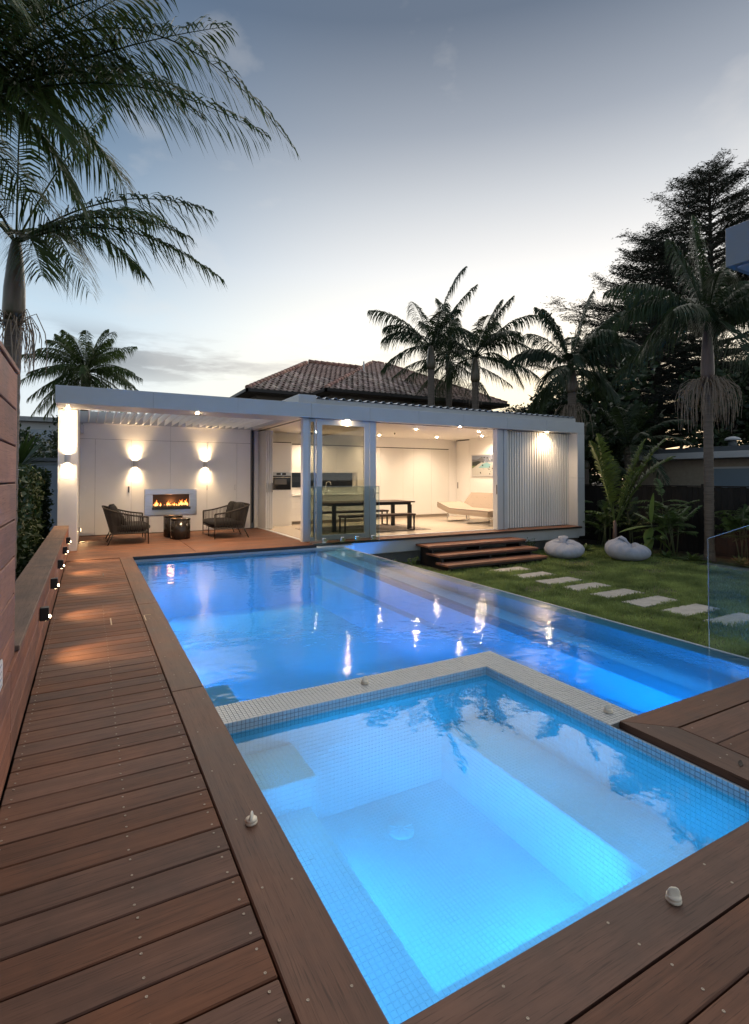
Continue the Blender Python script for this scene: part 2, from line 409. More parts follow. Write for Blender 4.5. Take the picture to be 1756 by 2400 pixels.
# ---- mosaic sheets: real tiles with sunk joints
def tile_sheet(mb, o, u, v, lu, lv, p=.025, gap=.0022, th=.0035):
    o, u, v = Vector(o), Vector(u).normalized(), Vector(v).normalized(); n = u.cross(v)
    nu, nv = max(1, round(lu / p)), max(1, round(lv / p)); pu, pv = lu / nu, lv / nv
    for i in range(nu):
        for j in range(nv):
            a, b = i * pu + gap / 2, (i + 1) * pu - gap / 2; c, d = j * pv + gap / 2, (j + 1) * pv - gap / 2
            h = n * (th * (.75 + .5 * rng.random())); q = [o + u * a + v * c, o + u * b + v * c, o + u * b + v * d, o + u * a + v * d]
            ch = .0012; t = [o + u * (a + ch) + v * (c + ch) + h, o + u * (b - ch) + v * (c + ch) + h, o + u * (b - ch) + v * (d - ch) + h, o + u * (a + ch) + v * (d - ch) + h]
            mb.add(q + t, [(4, 5, 6, 7), (0, 1, 5, 4), (1, 2, 6, 5), (2, 3, 7, 6), (3, 0, 4, 7)], False)

# ---- spa
spa = setting('spa', (1.6, 2.1, 0))
SX0, SX1, SY0, SY1 = .685, 2.60, 1.17, 3.05
FZ, BZ, TZ = -.72, -.36, -.21    # floor, bench, entry step
WX0, WX1, WY0 = 1.05, 2.20, 1.50
b = MB()
b.box(SX0 - .15, SX1 + .2, SY0 - .15, SY1 + .2, FZ - .2, FZ)                       # floor slab
b.box(SX0 - .15, SX0, SY0 - .15, 3.30, FZ, -.05)                                  # left shell
b.box(SX0, SX1 + .25, SY0 - .15, SY0, FZ, -.05)                                   # near shell
b.box(SX0, SX1 + .25, SY1 + .006, 3.30 - .006, FZ - .45, -.004)                   # back wall core
b.box(SX1 + .006, 2.854, SY0, SY1, FZ - .45, -.046)                               # right wall core
b.box(SX0, WX0, SY0, 2.66, FZ, BZ); b.box(WX1, SX1, SY0, SY1, FZ, BZ); b.box(WX0, WX1, SY0, WY0, FZ, BZ)   # seats
b.box(SX0, 1.09, 2.66, SY1, FZ, TZ)                                               # entry step
b.build('basin_shell', M_['grout2'], spa)
core = MB(); core.box(2.606, 2.854, 2.005, 3.0, -.044, -.004); core.build('wall_core', M_['grout'], spa)
t = MB(); e = .0005
tile_sheet(t, (WX0, WY0, FZ), (1, 0, 0), (0, 1, 0), WX1 - WX0, SY1 - WY0)
tile_sheet(t, (SX0, SY0, BZ), (1, 0, 0), (0, 1, 0), WX0 - SX0, 2.66 - SY0)
tile_sheet(t, (WX1, SY0, BZ), (1, 0, 0), (0, 1, 0), SX1 - WX1, SY1 - SY0)
tile_sheet(t, (WX0, SY0, BZ), (1, 0, 0), (0, 1, 0), WX1 - WX0, WY0 - SY0)
tile_sheet(t, (SX0, 2.66, TZ), (1, 0, 0), (0, 1, 0), 1.09 - SX0, SY1 - 2.66)
tile_sheet(t, (SX0, 2.66, BZ), (1, 0, 0), (0, 0, 1), 1.09 - SX0, TZ - BZ)
tile_sheet(t, (WX0, 2.66, FZ), (1, 0, 0), (0, 0, 1), .04, BZ - FZ)
tile_sheet(t, (1.09, 2.66, FZ), (0, 1, 0), (0, 0, 1), SY1 - 2.66, TZ - FZ)
tile_sheet(t, (WX0, WY0, FZ), (0, 1, 0), (0, 0, 1), 2.66 - WY0, BZ - FZ)
tile_sheet(t, (WX1, SY1, FZ), (0, -1, 0), (0, 0, 1), SY1 - WY0, BZ - FZ)
tile_sheet(t, (SX0, SY1 + .006, FZ), (1, 0, 0), (0, 0, 1), SX1 - SX0, -.10 - FZ)
tile_sheet(t, (SX1 + .006, SY1, BZ), (0, -1, 0), (0, 0, 1), SY1 - SY0, -.10 - BZ)
t.build('mosaic', M_['spatile'], spa, kind='stuff')
# wall head: the 300 tiles nearest the camera one by one, the others joined
unit = MB(); tile_sheet(unit, (-.0125, -.0125, 0), (1, 0, 0), (0, 1, 0), .025, .025)
um = unit.mesh('tile', M_['greytile'])
cells = []
nx, ny = 77, 10
px, py = (2.86 - SX0) / 87, .256 / 10
for i in range(87):
    for j in range(10): cells.append((SX0 + (i + .5) * px, 3.048 + (j + .5) * py))
for i in range(10):
    for j in range(42):
        y = 3.046 - (j + .5) * .025
        if y > 2.0: cells.append((2.604 + (i + .5) * .0256, y))
cells.sort(key=lambda c: math.hypot(c[0], c[1]))
for cx_, cy_ in cells[:300]:
    o = link('tile', um, spa); o.location = (cx_, cy_, -.004)
t = MB()
for cx_, cy_ in cells[300:]: tile_sheet(t, (cx_ - .0125, cy_ - .0125, -.004), (1, 0, 0), (0, 1, 0), .025, .025)
tile_sheet(t, (SX0, SY1 + .003, -.10), (1, 0, 0), (0, 0, 1), SX1 - SX0, .098)
tile_sheet(t, (SX1 + .003, SY1, -.10), (0, -1, 0), (0, 0, 1), SY1 - SY0, .098)
t.build('wall_tiles', M_['greytile'], spa, kind='stuff')
b = MB().box(SX0, SX1, SY1 + .0022, SY1 + .0058, -.10, -.006); b.box(SX1 + .0022, SX1 + .0058, SY0, SY1, -.10, -.006); b.build('grout_bed', M_['grout'], spa)
dr = MB(); dr.lathe((1.66, 2.72, FZ + .004), [(.085, 0), (.085, .008), (.07, .014), (.0, .015)], 24)
for k in range(8):
    a = k * math.pi / 4; dr.obox((1.66 + .045 * math.cos(a), 2.72 + .045 * math.sin(a), FZ + .02), (.03 * math.cos(a), .03 * math.sin(a), 0), (-.004 * math.sin(a), .004 * math.cos(a), 0), (0, 0, .003))
o = dr.build('floor_drain', mat('white_drain', (.74, .78, .79), .5)); tag(o, 'round white slotted drain cover on the bottom of the spa', 'drain')
w = MB().quad((SX0, SY0, ZS), (SX1 + .003, SY0, ZS), (SX1 + .003, SY1 + .003, ZS), (SX0, SY1 + .003, ZS)); w.build('spa_water', M_['spawater'], kind='structure')

# ---- pool
pool = setting('pool', (2.7, 7, 0))
PF = -1.15
b = MB()
b.box(PX0 - .2, PX1 + .15, 1.5, PY1 + .25, PF - .2, PF)
b.box(PX0 - .2, PX0, 3.3, PY1, PF, -.05)
b.box(PX0 - .2, 5.05, PY1 + .004, PY1 + .25, PF, -.062)
b.box(2.854, 4.95, 1.4, 1.6, PF, -.05)
b.prism([(1.6, PF), (PY1, PF), (PY1, -.165), (1.6, -.335)], 'x', 4.20, 4.60)   # submerged ledge along the infinity wall, falling towards the deck
b.box(4.05, 4.20, 1.6, PY1, PF, -.62)
b.build('basin_shell', M_['pooltile'], pool)
b = MB().box(4.60, PX1 + .04, 1.6, PY1, PF - .3, ZW - .006); b.build('infinity_wall', mat('pool_edge_tile', (.42, .47, .52), .3, noise=.15, nscale=40), pool)
MB().cbox(PX1 + .0405, PX1 + .062, 1.6, PY1, LZ, ZW + .006, .003).build('edge_glint_rim', mat('pale_edge_glint', (.60, .66, .68), .12, spec=.7), pool)  # pale strip added to draw the reflected light along the overflow edge
b = MB().prism([(1.62, -.40), (PY1 - .01, -.23), (PY1 - .01, -.150), (1.62, -.320)], 'x', 4.185, 4.27); b.build('ledge_shade_line', mat('ledge_shade_dark', (.03, .03, .035), .4, noise=.2), pool)  # near-black strip painting the shadow line along the ledge's inner edge
b = MB().box(PX0, 1.05, 4.02, 4.55, PF, -.36); b.box(1.05, 1.32, 4.02, 4.35, PF, -.6); b.box(PX0, 1.55, 3.306, 4.02, PF, -.36); b.build('entry_step', M_['pooltile'], pool)
# tiled waterline on the far wall
t = MB(); tile_sheet(t, (PX0, PY1 + .004, -.25), (1, 0, 0), (0, 0, 1), 4.36, .185, p=.03)
t.build('waterline_tiles', M_['greytile'], pool, kind='stuff')
w = MB()
w.quad((PX0, 3.298, ZW), (PX1 + .04, 3.298, ZW), (PX1 + .04, PY1 + .003, ZW), (PX0, PY1 + .003, ZW))
w.quad((2.856, 1.61, ZW), (PX1 + .04, 1.61, ZW), (PX1 + .04, 3.298, ZW), (2.856, 3.298, ZW))
w.build('pool_water', M_['water'], kind='structure')
# catch basin below the infinity edge, its pale coping on the lawn side
cb = setting('catch_basin', (5.4, 2, LZ))
b = MB().box(PX1 + .06, 7.6, 1.0, 2.62, LZ - .55, LZ - .45); b.box(PX1 + .06, 5.1, 2.62, 10.4, LZ - .55, LZ - .45); b.build('basin_floor', M_['pooltile'], cb)
b = MB().cbox(5.12, 7.9, 2.62, 2.92, LZ - .5, LZ + .03); b.cbox(5.09, 5.12, 2.925, 10.3, LZ - .5, LZ + .012); b.build('basin_coping', M_['stone'], cb)
w = MB().quad((PX1 + .045, 1.0, LZ - .06), (7.6, 1.0, LZ - .06), (7.6, 2.62, LZ - .06), (PX1 + .045, 2.62, LZ - .06))
w.quad((PX1 + .045, 2.62, LZ - .06), (5.09, 2.62, LZ - .06), (5.09, 10.3, LZ - .06), (PX1 + .045, 10.3, LZ - .06)); w.build('basin_water', M_['water'], cb)

# pool lamps: lens in the wall, lamp just in front of it
BLUE, CYAN = (.005, .31, 1.0), (.015, .41, 1.0)
lens = mat('lamp_lens', (.6, .75, .9), .2, emit=(.15, .5, 1), estr=2)
def pool_lamp(p, d, e, col, label, size=.16, group='underwater lamps', down=-.22, strip=0):
    t_ = thing('pool_lamp', label, 'pool lamp', p, group); d = Vector(d)
    p = Vector(p)
    if strip:                                           # long light bar along the wall
        u_ = Vector((-d.y, d.x, 0)).normalized(); w_ = d.cross(u_).normalized()
        MB().obox(p + d * .006, u_ * strip / 2, w_ * .03, d * .005).build('bezel', M_['chrome'], t_); MB().obox(p + d * .013, u_ * strip * .49, w_ * .02, d * .001).build('lens', lens, t_)
        lamp('pool_lamp_light', 'AREA', p + d * .02, e, col, t_, d + Vector((0, 0, down)), shape='RECTANGLE', size=strip, size_y=.05, spread=R(165)); return
    MB().tube([p, p + d * .02], [.10, .09], 18).build('bezel', M_['chrome'], t_)
    MB().tube([p + d * .021, p + d * .026], [.075, .06], 18).build('lens', lens, t_)
    lamp('pool_lamp_light', 'AREA', p + d * .03, e, col, t_, d + Vector((0, 0, down)), shape='DISK', size=size, spread=R(145))
PLE = 19
for y, q_ in ((5.7, 'nearest the spa'), (7.0, 'second from the spa'), (8.3, 'third from the spa'), (9.6, 'nearest the terrace')): pool_lamp((PX0, y, -.62), (1, 0, 0), PLE, BLUE, 'blue underwater lamp in the left pool wall, ' + q_)
for x, q_ in ((1.75, 'on the coping side'), (2.6, 'at its free corner')): pool_lamp((x, 3.30, -.62), (0, 1, 0), PLE * .8, BLUE, 'blue underwater lamp in the back of the spa wall ' + q_)
for y, q_ in ((2.3, 'beside the deck'), (3.0, 'behind its corner')): pool_lamp((2.858, y, -.6), (1, 0, 0), PLE * .55, BLUE, 'added blue fill lamp on the outer face of the spa side wall ' + q_)  # unseen lamps added to brighten the dark arm of the pool
pool_lamp((3.5, 1.6, -.6), (0, 1, 0), PLE * .8, BLUE, 'blue underwater lamp under the deck in the narrow arm of the pool', group=None)
pool_lamp((1.80, WY0, -.46), (0, 1, 0), 4.6, CYAN, 'bright cyan light bar under the near seat of the spa', group='light bars in the spa', down=-.25, strip=.5)
pool_lamp((WX0, 2.1, -.46), (1, 0, 0), 4.6, CYAN, 'added cyan fill bar under the left seat of the spa', group='light bars in the spa', down=-.1, strip=1.05)  # this bar and the next two are unseen fill, added to even the spa
pool_lamp((SX0, 1.95, -.22), (1, 0, 0), 2.2, CYAN, 'added cyan fill bar in the left spa wall above the seat', group='light bars in the spa', down=-.1, strip=1.2)
pool_lamp((1.65, SY0, -.22), (0, 1, 0), 2.9, CYAN, 'added cyan fill bar in the near spa wall above the seat', group='light bars in the spa', down=-.1, strip=1.6)
pool_lamp((6.3, 1.02, LZ - .25), (0, 1, 0), 8, BLUE, 'blue lamp in the catch basin beside the deck', .14, None)
for y, q_, d_ in ((9.5, 'by the pavilion', (.75, .9, .35)), (7.8, 'by the stepping stones', (1, 0, .5))): pool_lamp((4.80, y, LZ - .14), d_, 22, BLUE, 'blue lamp low in the narrow overflow channel ' + q_, .1, 'overflow channel lamps', 0)

# ---- decks: every board is an object
def plank_mesh(name, L, W, m, th=.022, axis='x', b=.004):
    mb = MB()
    if axis == 'x': mb.cbox(-L / 2, L / 2, -W / 2, W / 2, -th, 0, b)
    else: mb.cbox(-W / 2, W / 2, -L / 2, L / 2, -th, 0, b)
    return mb.mesh(name, m)
walk = setting('walkway_deck', (.08, 5, 0))
screws = MB()
def screw(x, y, z=0.0):
    a = rng.random() * .5
    screws.lathe((x, y, z), [(.0042, -.001), (.0046, .0006), (.0027, .0009), (.0023, .0002)], 8)
P = .1445
pm = plank_mesh('plank', .796, .1395, M_['deck'])
y = 1.444 - 8 * P + P / 2; k = 0
while y < 10.1:
    o = link('plank', pm, walk); o.location = (.08 + rng.uniform(-.0015, .0015), y, rng.uniform(-.0012, .0008)); o.rotation_euler = (rng.uniform(-.004, .004), 0, rng.uniform(-.0012, .0012) + (math.pi if rng.random() < .5 else 0))
    if y < 6.5:
        for dx in (.145 + rng.uniform(-.004, .004), .445 + rng.uniform(-.004, .004), -.285):
            for dy in (-.042, .042): screw(dx, y + dy + rng.uniform(-.003, .003), .0006)
    y += P; k += 1
YW = y - P / 2                                         # where the walkway boards stop
screws.build('screw', mat('weathered_screw', (.40, .33, .26), .45, .6), walk, kind='stuff')
# under the boards it is dark
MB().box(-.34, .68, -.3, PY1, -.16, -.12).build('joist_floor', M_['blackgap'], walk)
screws = MB()
# pool coping, two boards wide in length joints
cop = setting('pool_coping', (.58, 5, 0))
for a, c in ((.2, 3.665), (3.668, 6.35), (6.353, 10.2)):
    o = MB().cbox(.484, .690, a, c, -.034, 0, .005).build('coping_board', M_['coping_y'], cop)
    yy = a + .3
    while yy < min(c, 7):
        for dx in (.535, .64): screw(dx + rng.uniform(-.01, .01), yy + rng.uniform(-.02, .02), .0004)
        yy += .42
MB().box(.655, .684, .9, PY1, -.09, -.034).build('coping_edge', M_['darkedge'], cop)
o = MB().prism([(.692, 1.172), (4.2, 1.172), (4.2, .972), (.492, .972)], 'z', -.034, 0).build('coping_board', M_['coping_x'], cop)
for x in (1.0, 1.45, 1.95, 2.4):
    for dy in (1.025, 1.12): screw(x + rng.uniform(-.02, .02), dy, .0004)
screws.build('screw', bpy.data.materials['weathered_screw'], cop, kind='stuff')
near = setting('near_deck', (2, .6, 0)); screws = MB()
pm = plank_mesh('plank', 3.8, .1395, M_['deck'])
for i in range(7):
    y = .968 - .0725 - i * P
    o = link('plank', pm, near); o.location = (2.4, y, 0); o.rotation_euler = (0, 0, math.pi * (i % 2))
    for x in (1.03, 1.48, 1.93, 2.38):
        for dy in (-.042, .042): screw(x + rng.uniform(-.01, .01), y + dy, .0006)
screws.build('screw', bpy.data.materials['weathered_screw'], near, kind='stuff')
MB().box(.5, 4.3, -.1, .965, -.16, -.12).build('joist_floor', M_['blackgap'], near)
right = setting('right_deck', (3.6, 1.6, 0)); screws = MB()
m_ = MB().prism([(2.69, 1.176), (2.90, 1.176), (2.905, 1.795), (2.69, 2.0)], 'z', -.042, 0)
m_.build('coping_board', M_['coping_y'], right)
MB().prism([(2.6935, 2.0), (2.9085, 1.798), (5.3, 1.798), (5.3, 2.0)], 'z', -.042, 0).build('coping_board', M_['coping_x'], right)
MB().box(2.693, 2.72, 1.18, 1.97, -.068, -.043).build('deck_fascia', M_['darkedge'], right)
MB().box(2.72, 5.25, 1.95, 1.985, -.2, -.043).build('deck_fascia', M_['darkedge'], right)
pm = plank_mesh('plank', 2.36, .196, M_['deck'])
for i in range(4):
    o = link('plank', pm, right); o.location = (4.092, 1.69 - i * .2, 0)
    for x in (2.97, 3.5):
        for dy in (-.06, .06): screw(x + rng.uniform(-.02, .02), 1.69 - i * .2 + dy, .0006)
for x, y in ((2.76, 1.87), (2.83, 1.83), (2.78, 1.5), (2.84, 1.5), (3.4, 1.93), (3.4, 1.85)): screw(x, y, .0004)
screws.build('screw', bpy.data.materials['weathered_screw'], right, kind='stuff')
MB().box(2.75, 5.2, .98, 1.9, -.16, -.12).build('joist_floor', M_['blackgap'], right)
terr = setting('terrace_deck', (2, 12, 0))
y = PY1 + .0725 - .005; k = 0
pmA = plank_mesh('plank', 2.34, .1395, M_['deck']); pmB = plank_mesh('plank', 2.335, .1395, M_['deck'])
while y < 14.32:
    o = link('plank', pmA, terr); o.location = (.62 - .005 + rng.uniform(-.001, .001), y, 0)
    if y < 10.35: o.location.x = .64
    o = link('plank', pmB, terr); o.location = (2.962, y, 0); o.rotation_euler = (0, 0, math.pi * (k % 2))
    y += P; k += 1
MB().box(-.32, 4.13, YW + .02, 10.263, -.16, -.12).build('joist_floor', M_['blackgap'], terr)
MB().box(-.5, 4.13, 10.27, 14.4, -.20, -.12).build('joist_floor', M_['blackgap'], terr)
MB().cbox(.69, 4.17, PY1 - .012, PY1 + .004, -.062, -.002, .003).build('deck_fascia', M_['darkedge'], terr)
# skimmer lids let into the walkway, brass finger slots
for (x0, x1, y0, y1) in ((.2, .478, 5.585, 5.845),):
    for nm, bx in (('slot', (x0 - .008, x0 + .008, y0, y1)), ('slot', (.62, .636, 5.6, 5.83))):
        pass
lid = thing('skimmer_lid', 'timber lid with pale metal slots let into the walkway beside the coping', 'access lid', (.34, 5.72, 0))
MB().box(.195, .207, 5.58, 5.85, .0005, .0035).build('slot', mat('brass_slot', (.55, .40, .24), .4, .5), lid)
MB().box(.50, .508, 5.60, 5.82, .0005, .003).build('slot', bpy.data.materials['brass_slot'], lid)
MB().box(.508, .57, 5.815, 5.823, .0005, .003).build('slot', bpy.data.materials['brass_slot'], lid)
lid = thing('skimmer_lid', 'small slotted lid in the far part of the walkway boards', 'access lid', (.2, 8.6, 0))
MB().box(.188, .200, 8.42, 8.64, .0005, .003).build('slot', M_['black'], lid)

# ---- low timber wall and screen on the left
lw = thing('low_wall', 'low horizontal board wall with a flat timber cap along the walkway', 'wall', (-.43, 6, 0))
for z0, z1 in ((.008, .160), (.164, .316), (.320, .458)):
    for a, c in ((-.3, 3.1), (3.104, 7.3), (7.304, 11.495)):
        MB().cbox(-.345, -.324, a, c, z0, z1, .003).build('plank', M_['clad'], lw)
for a, c in ((3.434, 6.35), (6.354, 9.1), (9.104, 11.495)):
    MB().cbox(-.56, -.3215, a, c, .462, .490, .004).build('wall_cap', M_['cap'], lw)
MB().box(-.55, -.35, -.3, 11.48, -.7, .458).build('wall_core', M_['blackgap'], lw)
scr = thing('timber_screen', 'tall horizontal board screen with dark joints at the left edge', 'screen', (-.4, 1.7, 0))
z = .404
while z < 1.95:
    MB().cbox(-.372, -.340, -.3, 3.36 + rng.uniform(0, .004), z, z + .186, .004).build('plank', M_['clad'], scr); z += .194
MB().cbox(-.40, -.334, -.3, 3.43, z + .002, z + .03, .004).build('screen_cap', M_['clad'], scr)
MB().cbox(-.395, -.343, 3.375, 3.42, .40, z, .003).build('post', M_['clad'], scr)
MB().box(-.396, -.374, -.3, 3.374, .40, z).build('backing', M_['blackgap'], scr)
sg = thing('notice_plate', 'white rounded notice plate with faint grey lines of print on the screen', 'sign', (-.337, 2.7, .5))
rr = []
for cx_, cz_, a0 in ((2.875, .555, 0), (2.55, .555, 90), (2.55, .435, 180), (2.875, .435, 270)):
    for k in range(5):
        a = R(a0 + k * 22.5); rr.append((cx_ + .035 * math.cos(a), cz_ + .03 * math.sin(a)))
MB().prism(rr, 'x', -.339, -.335).build('plate', mat('white_plate', (.74, .73, .74), .35), sg)
t = MB()
for r_, (z, segs) in enumerate(((.56, 5), (.53, 6), (.50, 4), (.47, 5), (.44, 3))):
    y = 2.87
    for k in range(segs):
        ln = rng.uniform(.02, .06); t.box(-.3349, -.3344, y - ln, y, z, z + .007); y -= ln + .012
t.build('print', mat('grey_print', (.35, .36, .40), .6), sg)

# step lights on the low wall
WARM = (1.0, .60, .27)
stepm = emitter('warm_lens', (1, .72, .4), 14)
NEARW = ['nearest black step light on the low wall, beside the screen', 'second black step light along the low wall from the screen', 'middle black step light of the five on the low wall',
         'second black step light along the low wall from the white pillar', 'black step light on the low wall closest to the white pillar']
for i, y in enumerate((4.808, 6.14, 7.462, 8.834, 10.173)):
    s = thing('step_light', NEARW[i], 'wall light', (-.32, y, .34), 'step lights on the low wall')
    MB().cbox(-.321, -.262, y - .033, y + .033, .295, .395, .003).build('housing', M_['black'], s)
    MB().cyl((-.27, y - .036, .313), (-.255, y - .036, .313), .006, 8).build('lens_rim', M_['black'], s)
    MB().lathe((-.281, y, .2935), [(.012, -.003), (.018, 0), (.018, .0012)], 12).build('lens', stepm, s)
    MB().lathe((-.259, y - .018, .325), [(.0085, -.012), (.012, 0), (.0085, .012)], 10).build('lens', stepm, s)
    lamp('step_lamp', 'SPOT', (-.25, y, .29), 19, WARM, s, (.55, -.02, -.40), spot_size=R(112), spot_blend=1.0, shadow_soft_size=.06)

fl_ = thing('fallen_leaf', 'small dark curled leaf lying on the right timber deck by the spa', 'leaf', (2.80, 1.42, .004))
q = MB(); V = []
for k in range(7):
    u = k / 6; ww = .011 * math.sin(math.pi * min(1, u * .9 + .06)); V += [(2.78 + .05 * u, 1.41 + .02 * u - ww, .003 + .006 * u), (2.78 + .05 * u, 1.41 + .02 * u, .0015 + .006 * u * u), (2.78 + .05 * u, 1.41 + .02 * u + ww, .004 + .005 * u)]
q.add(V, [f_ for k in range(6) for f_ in ((k * 3, k * 3 + 1, k * 3 + 4, k * 3 + 3), (k * 3 + 1, k * 3 + 2, k * 3 + 5, k * 3 + 4))], True); q.build('blade', mat('dead_leaf', (.03, .018, .010), .7), fl_)
# ================================================================== PAVILION
pav = thing('pavilion', 'white flat-roofed pool pavilion with open glazed room and covered terrace', 'building', (6, 13, 0))
W, A = M_['white'], M_['alu']
YF = 10.55
FX = [-.515, 1.05, 2.62, 4.2, 5.62, 6.95, 8.3, 9.75, 11.2, 12.72]
for a, c in zip(FX, FX[1:]): MB().cbox(a + .0015, c - .0015, YF, YF + .05, 2.685, 2.995, .003).build('fascia_panel', W, pav)
MB().box(-.51, 12.71, YF + .006, YF + .052, 2.69, 2.98).build('fascia_backing', M_['grout'], pav)
# roof over the room, beam round the terrace
MB().box(4.05, 12.715, YF + .053, 15.95, 2.80, 2.985).build('roof', W, pav)
MB().box(-.512, 4.049, YF + .053, 11.46, 2.692, 2.975).build('beam', W, pav)
MB().box(-.512, -.19, 11.461, 14.6, 2.705, 2.975).build('beam', W, pav)
MB().box(3.92, 4.049, 11.461, 14.25, 2.700, 2.975).build('beam', W, pav)
MB().box(-.19, 4.049, 14.251, 14.6, 2.70, 2.975).build('beam', W, pav)
MB().box(4.05, 12.43, YF + .053, 10.95, 2.692, 2.80).build('soffit', W, pav)
MB().cbox(4.02, 12.55, 10.72, 15.9, 2.986, 3.125, .004).build('gutter', W, pav)
MB().cbox(3.95, 4.35, 10.66, 15.9, 2.988, 3.19, .004).build('roof_upstand', W, pav)
# trapezoid sheet roof
prof = []; x = 4.36
while x < 12.45:
    prof += [(x, 3.135), (x + .03, 3.172), (x + .075, 3.172), (x + .105, 3.135)]; x += .205
up = [(u, w) for u, w in prof]; n = len(up)
V = [(u, 10.68, w) for u, w in up] + [(u, 15.9, w + .05) for u, w in up]
V2 = [(u, 10.68, w - .006) for u, w in up] + [(u, 15.9, w + .044) for u, w in up]
b = MB(); b.add(V, [(i, i + 1, n + i + 1, n + i) for i in range(n - 1)]); b.add(V2, [(i + 1, i, n + i, n + i + 1) for i in range(n - 1)])
b.add([V[i] for i in range(n)] + [V2[i] for i in range(n)], [(i + 1, i, n + i, n + i + 1) for i in range(n - 1)])
b.build('roof_sheet', mat('grey_roof_sheet', (.30, .33, .37), .35, .6), pav)
# louvre blades over the terrace
lb = MB(); L_ = 2.785; lb.obox((0, 0, 0), (.011, 0, .085), (0, L_ / 2, 0), (.009, 0, -.0012)); lm = lb.mesh('louvre_blade', M_['wall'])
for i in range(23):
    o = link('louvre_blade', lm, pav); o.location = (.0 + i * .1695, 12.857, 2.795)
# end walls
for a, c in ((0.002, 1.358), (1.362, 2.69)):
    MB().cbox(-.512, -.19, 11.5, 14.6, a, c, .003).build('pillar_panel', M_['wall'], pav)
for a, c in ((-.30, 1.378), (1.382, 2.683)):
    MB().cbox(12.425, 12.72, YF, 15.95, a, c, .003).build('end_wall_panel', W, pav)
for a, c in zip([5.04, 6.95, 8.3, 9.75, 11.2], [6.95, 8.3, 9.75, 11.2, 12.423]):
    MB().cbox(a + .0015, c - .0015, 10.50, 10.56, -.335, -.028, .003).build('base_panel', W, pav)
MB().box(5.06, 12.42, 10.565, 15.9, -.33, -.03).build('floor_slab', M_['concrete'], pav)
MB().box(4.9, 12.3, 11.0, 15.5, -1.25, -.335).build('foundation', M_['concrete'], pav)
MB().box(4.30, 5.055, 10.46, 15.9, -.6, -.03).build('foundation', M_['concrete'], pav)
# timber ledge
for j, (y0, y1) in enumerate(((10.40, 10.545), (10.549, 10.694), (10.698, 10.842))):
    for a, c in ((4.172, 7.1), (7.103, 9.9), (9.903, 12.42)):
        MB().cbox(a, c, y0, y1, -.026, 0, .003).build('ledge_board', M_['coping_x'], pav)
MB().cbox(4.172, 12.42, 10.39, 10.399, -.05, -.002, .002).build('ledge_edge', M_['darkedge'], pav)
# terrace back wall: flush panels with open joints
bx = [(-.187, .133), (.137, .924), (.928, 1.832), (1.836, 2.743), (2.747, 3.524), (3.528, 3.90)]
for a, c in bx: MB().cbox(a, c, 14.30, 14.32, .012, 2.322, .0015).build('wall_panel', M_['wall'], pav)
for a, c in ((-.187, 1.832), (1.836, 3.90)): MB().cbox(a, c, 14.30, 14.32, 2.328, 2.72, .0015).build('wall_panel', M_['wall'], pav)
MB().box(-.19, 3.9, 14.321, 14.35, 0, 2.8).build('wall_backing', M_['blackgap'], pav)
MB().box(3.90, 4.16, 14.58, 14.62, 0, 2.8).build('recess_wall', mat('shaded_recess', (.16, .155, .14), .8), pav)  # shade of the recess is put into this dark grey
MB().box(3.902, 3.93, 14.30, 14.58, .0, 2.72).build('recess_wall', bpy.data.materials['shaded_recess'], pav)
MB().cbox(3.93, 4.16, 14.555, 14.579, 0, .13).build('skirting', W, pav)
for (x0, x1, z0, z1, dark) in ((.848, .892, 1.01, 1.19, 0), (3.461, 3.505, 1.06, 1.20, 1)):
    h = MB().cbox(x0, x1, 14.292, 14.2995, z0, z1, .002).build('flush_pull', M_['steel'] if not dark else M_['alu'], pav)
    MB().box(x0 + .01, x1 - .01, 14.290, 14.2919, z0 + .02, z1 - .02).build('pull_recess', M_['blackgap'] if not dark else M_['wall'], h)
for z0, z1 in ((2.12, 2.265), (1.06, 1.20), (.06, .18)): MB().box(2.7405, 2.7495, 14.293, 14.2995, z0, z1).build('hinge', M_['blackgap'], pav)
for z0, z1 in ((2.05, 2.18), (1.15, 1.27), (.1, .2)): MB().box(.131, .139, 14.294, 14.2995, z0, z1).build('hinge', M_['steel'], pav)
MB().cbox(-.138, -.072, 14.29, 14.2995, 1.08, 1.19, .003).build('light_switch', M_['wall'], pav)
# corner post, folded leaves, sliding door, jambs
MB().cbox(4.068, 4.205, 10.72, 10.86, 0.001, 2.691, .004).build('corner_post', A, pav)
for k in range(4):
    x0 = 4.155 + k * .052
    f = MB().cbox(x0, x0 + .044, 13.72, 14.44, .02, 2.66, .004).build('folding_leaf', A, pav)
    MB().box(x0 + .012, x0 + .032, 13.712, 13.7195, 1.0, 1.25).build('leaf_handle', M_['black'] if k == 3 else M_['steel'], f)
MB().cbox(4.12, 4.21, 10.862, 14.44, .001, .014, .003).build('door_track', A, pav)
MB().box(4.13, 4.20, 10.862, 14.44, 2.683, 2.6915).build('door_track', M_['black'], pav)
sl = MB()
for x0 in (4.225, 4.345): sl.cbox(x0, x0 + .035, 10.76, 10.80, .012, 2.685, .003)
sl.cbox(4.26, 4.345, 10.762, 10.798, .012, .09, .003); sl.cbox(4.26, 4.345, 10.762, 10.798, 2.62, 2.685, .003)
sl = sl.build('narrow_door_leaf', A, pav); MB().box(4.26, 4.345, 10.777, 10.783, .09, 2.62).build('pane', M_['doorglass'], sl)
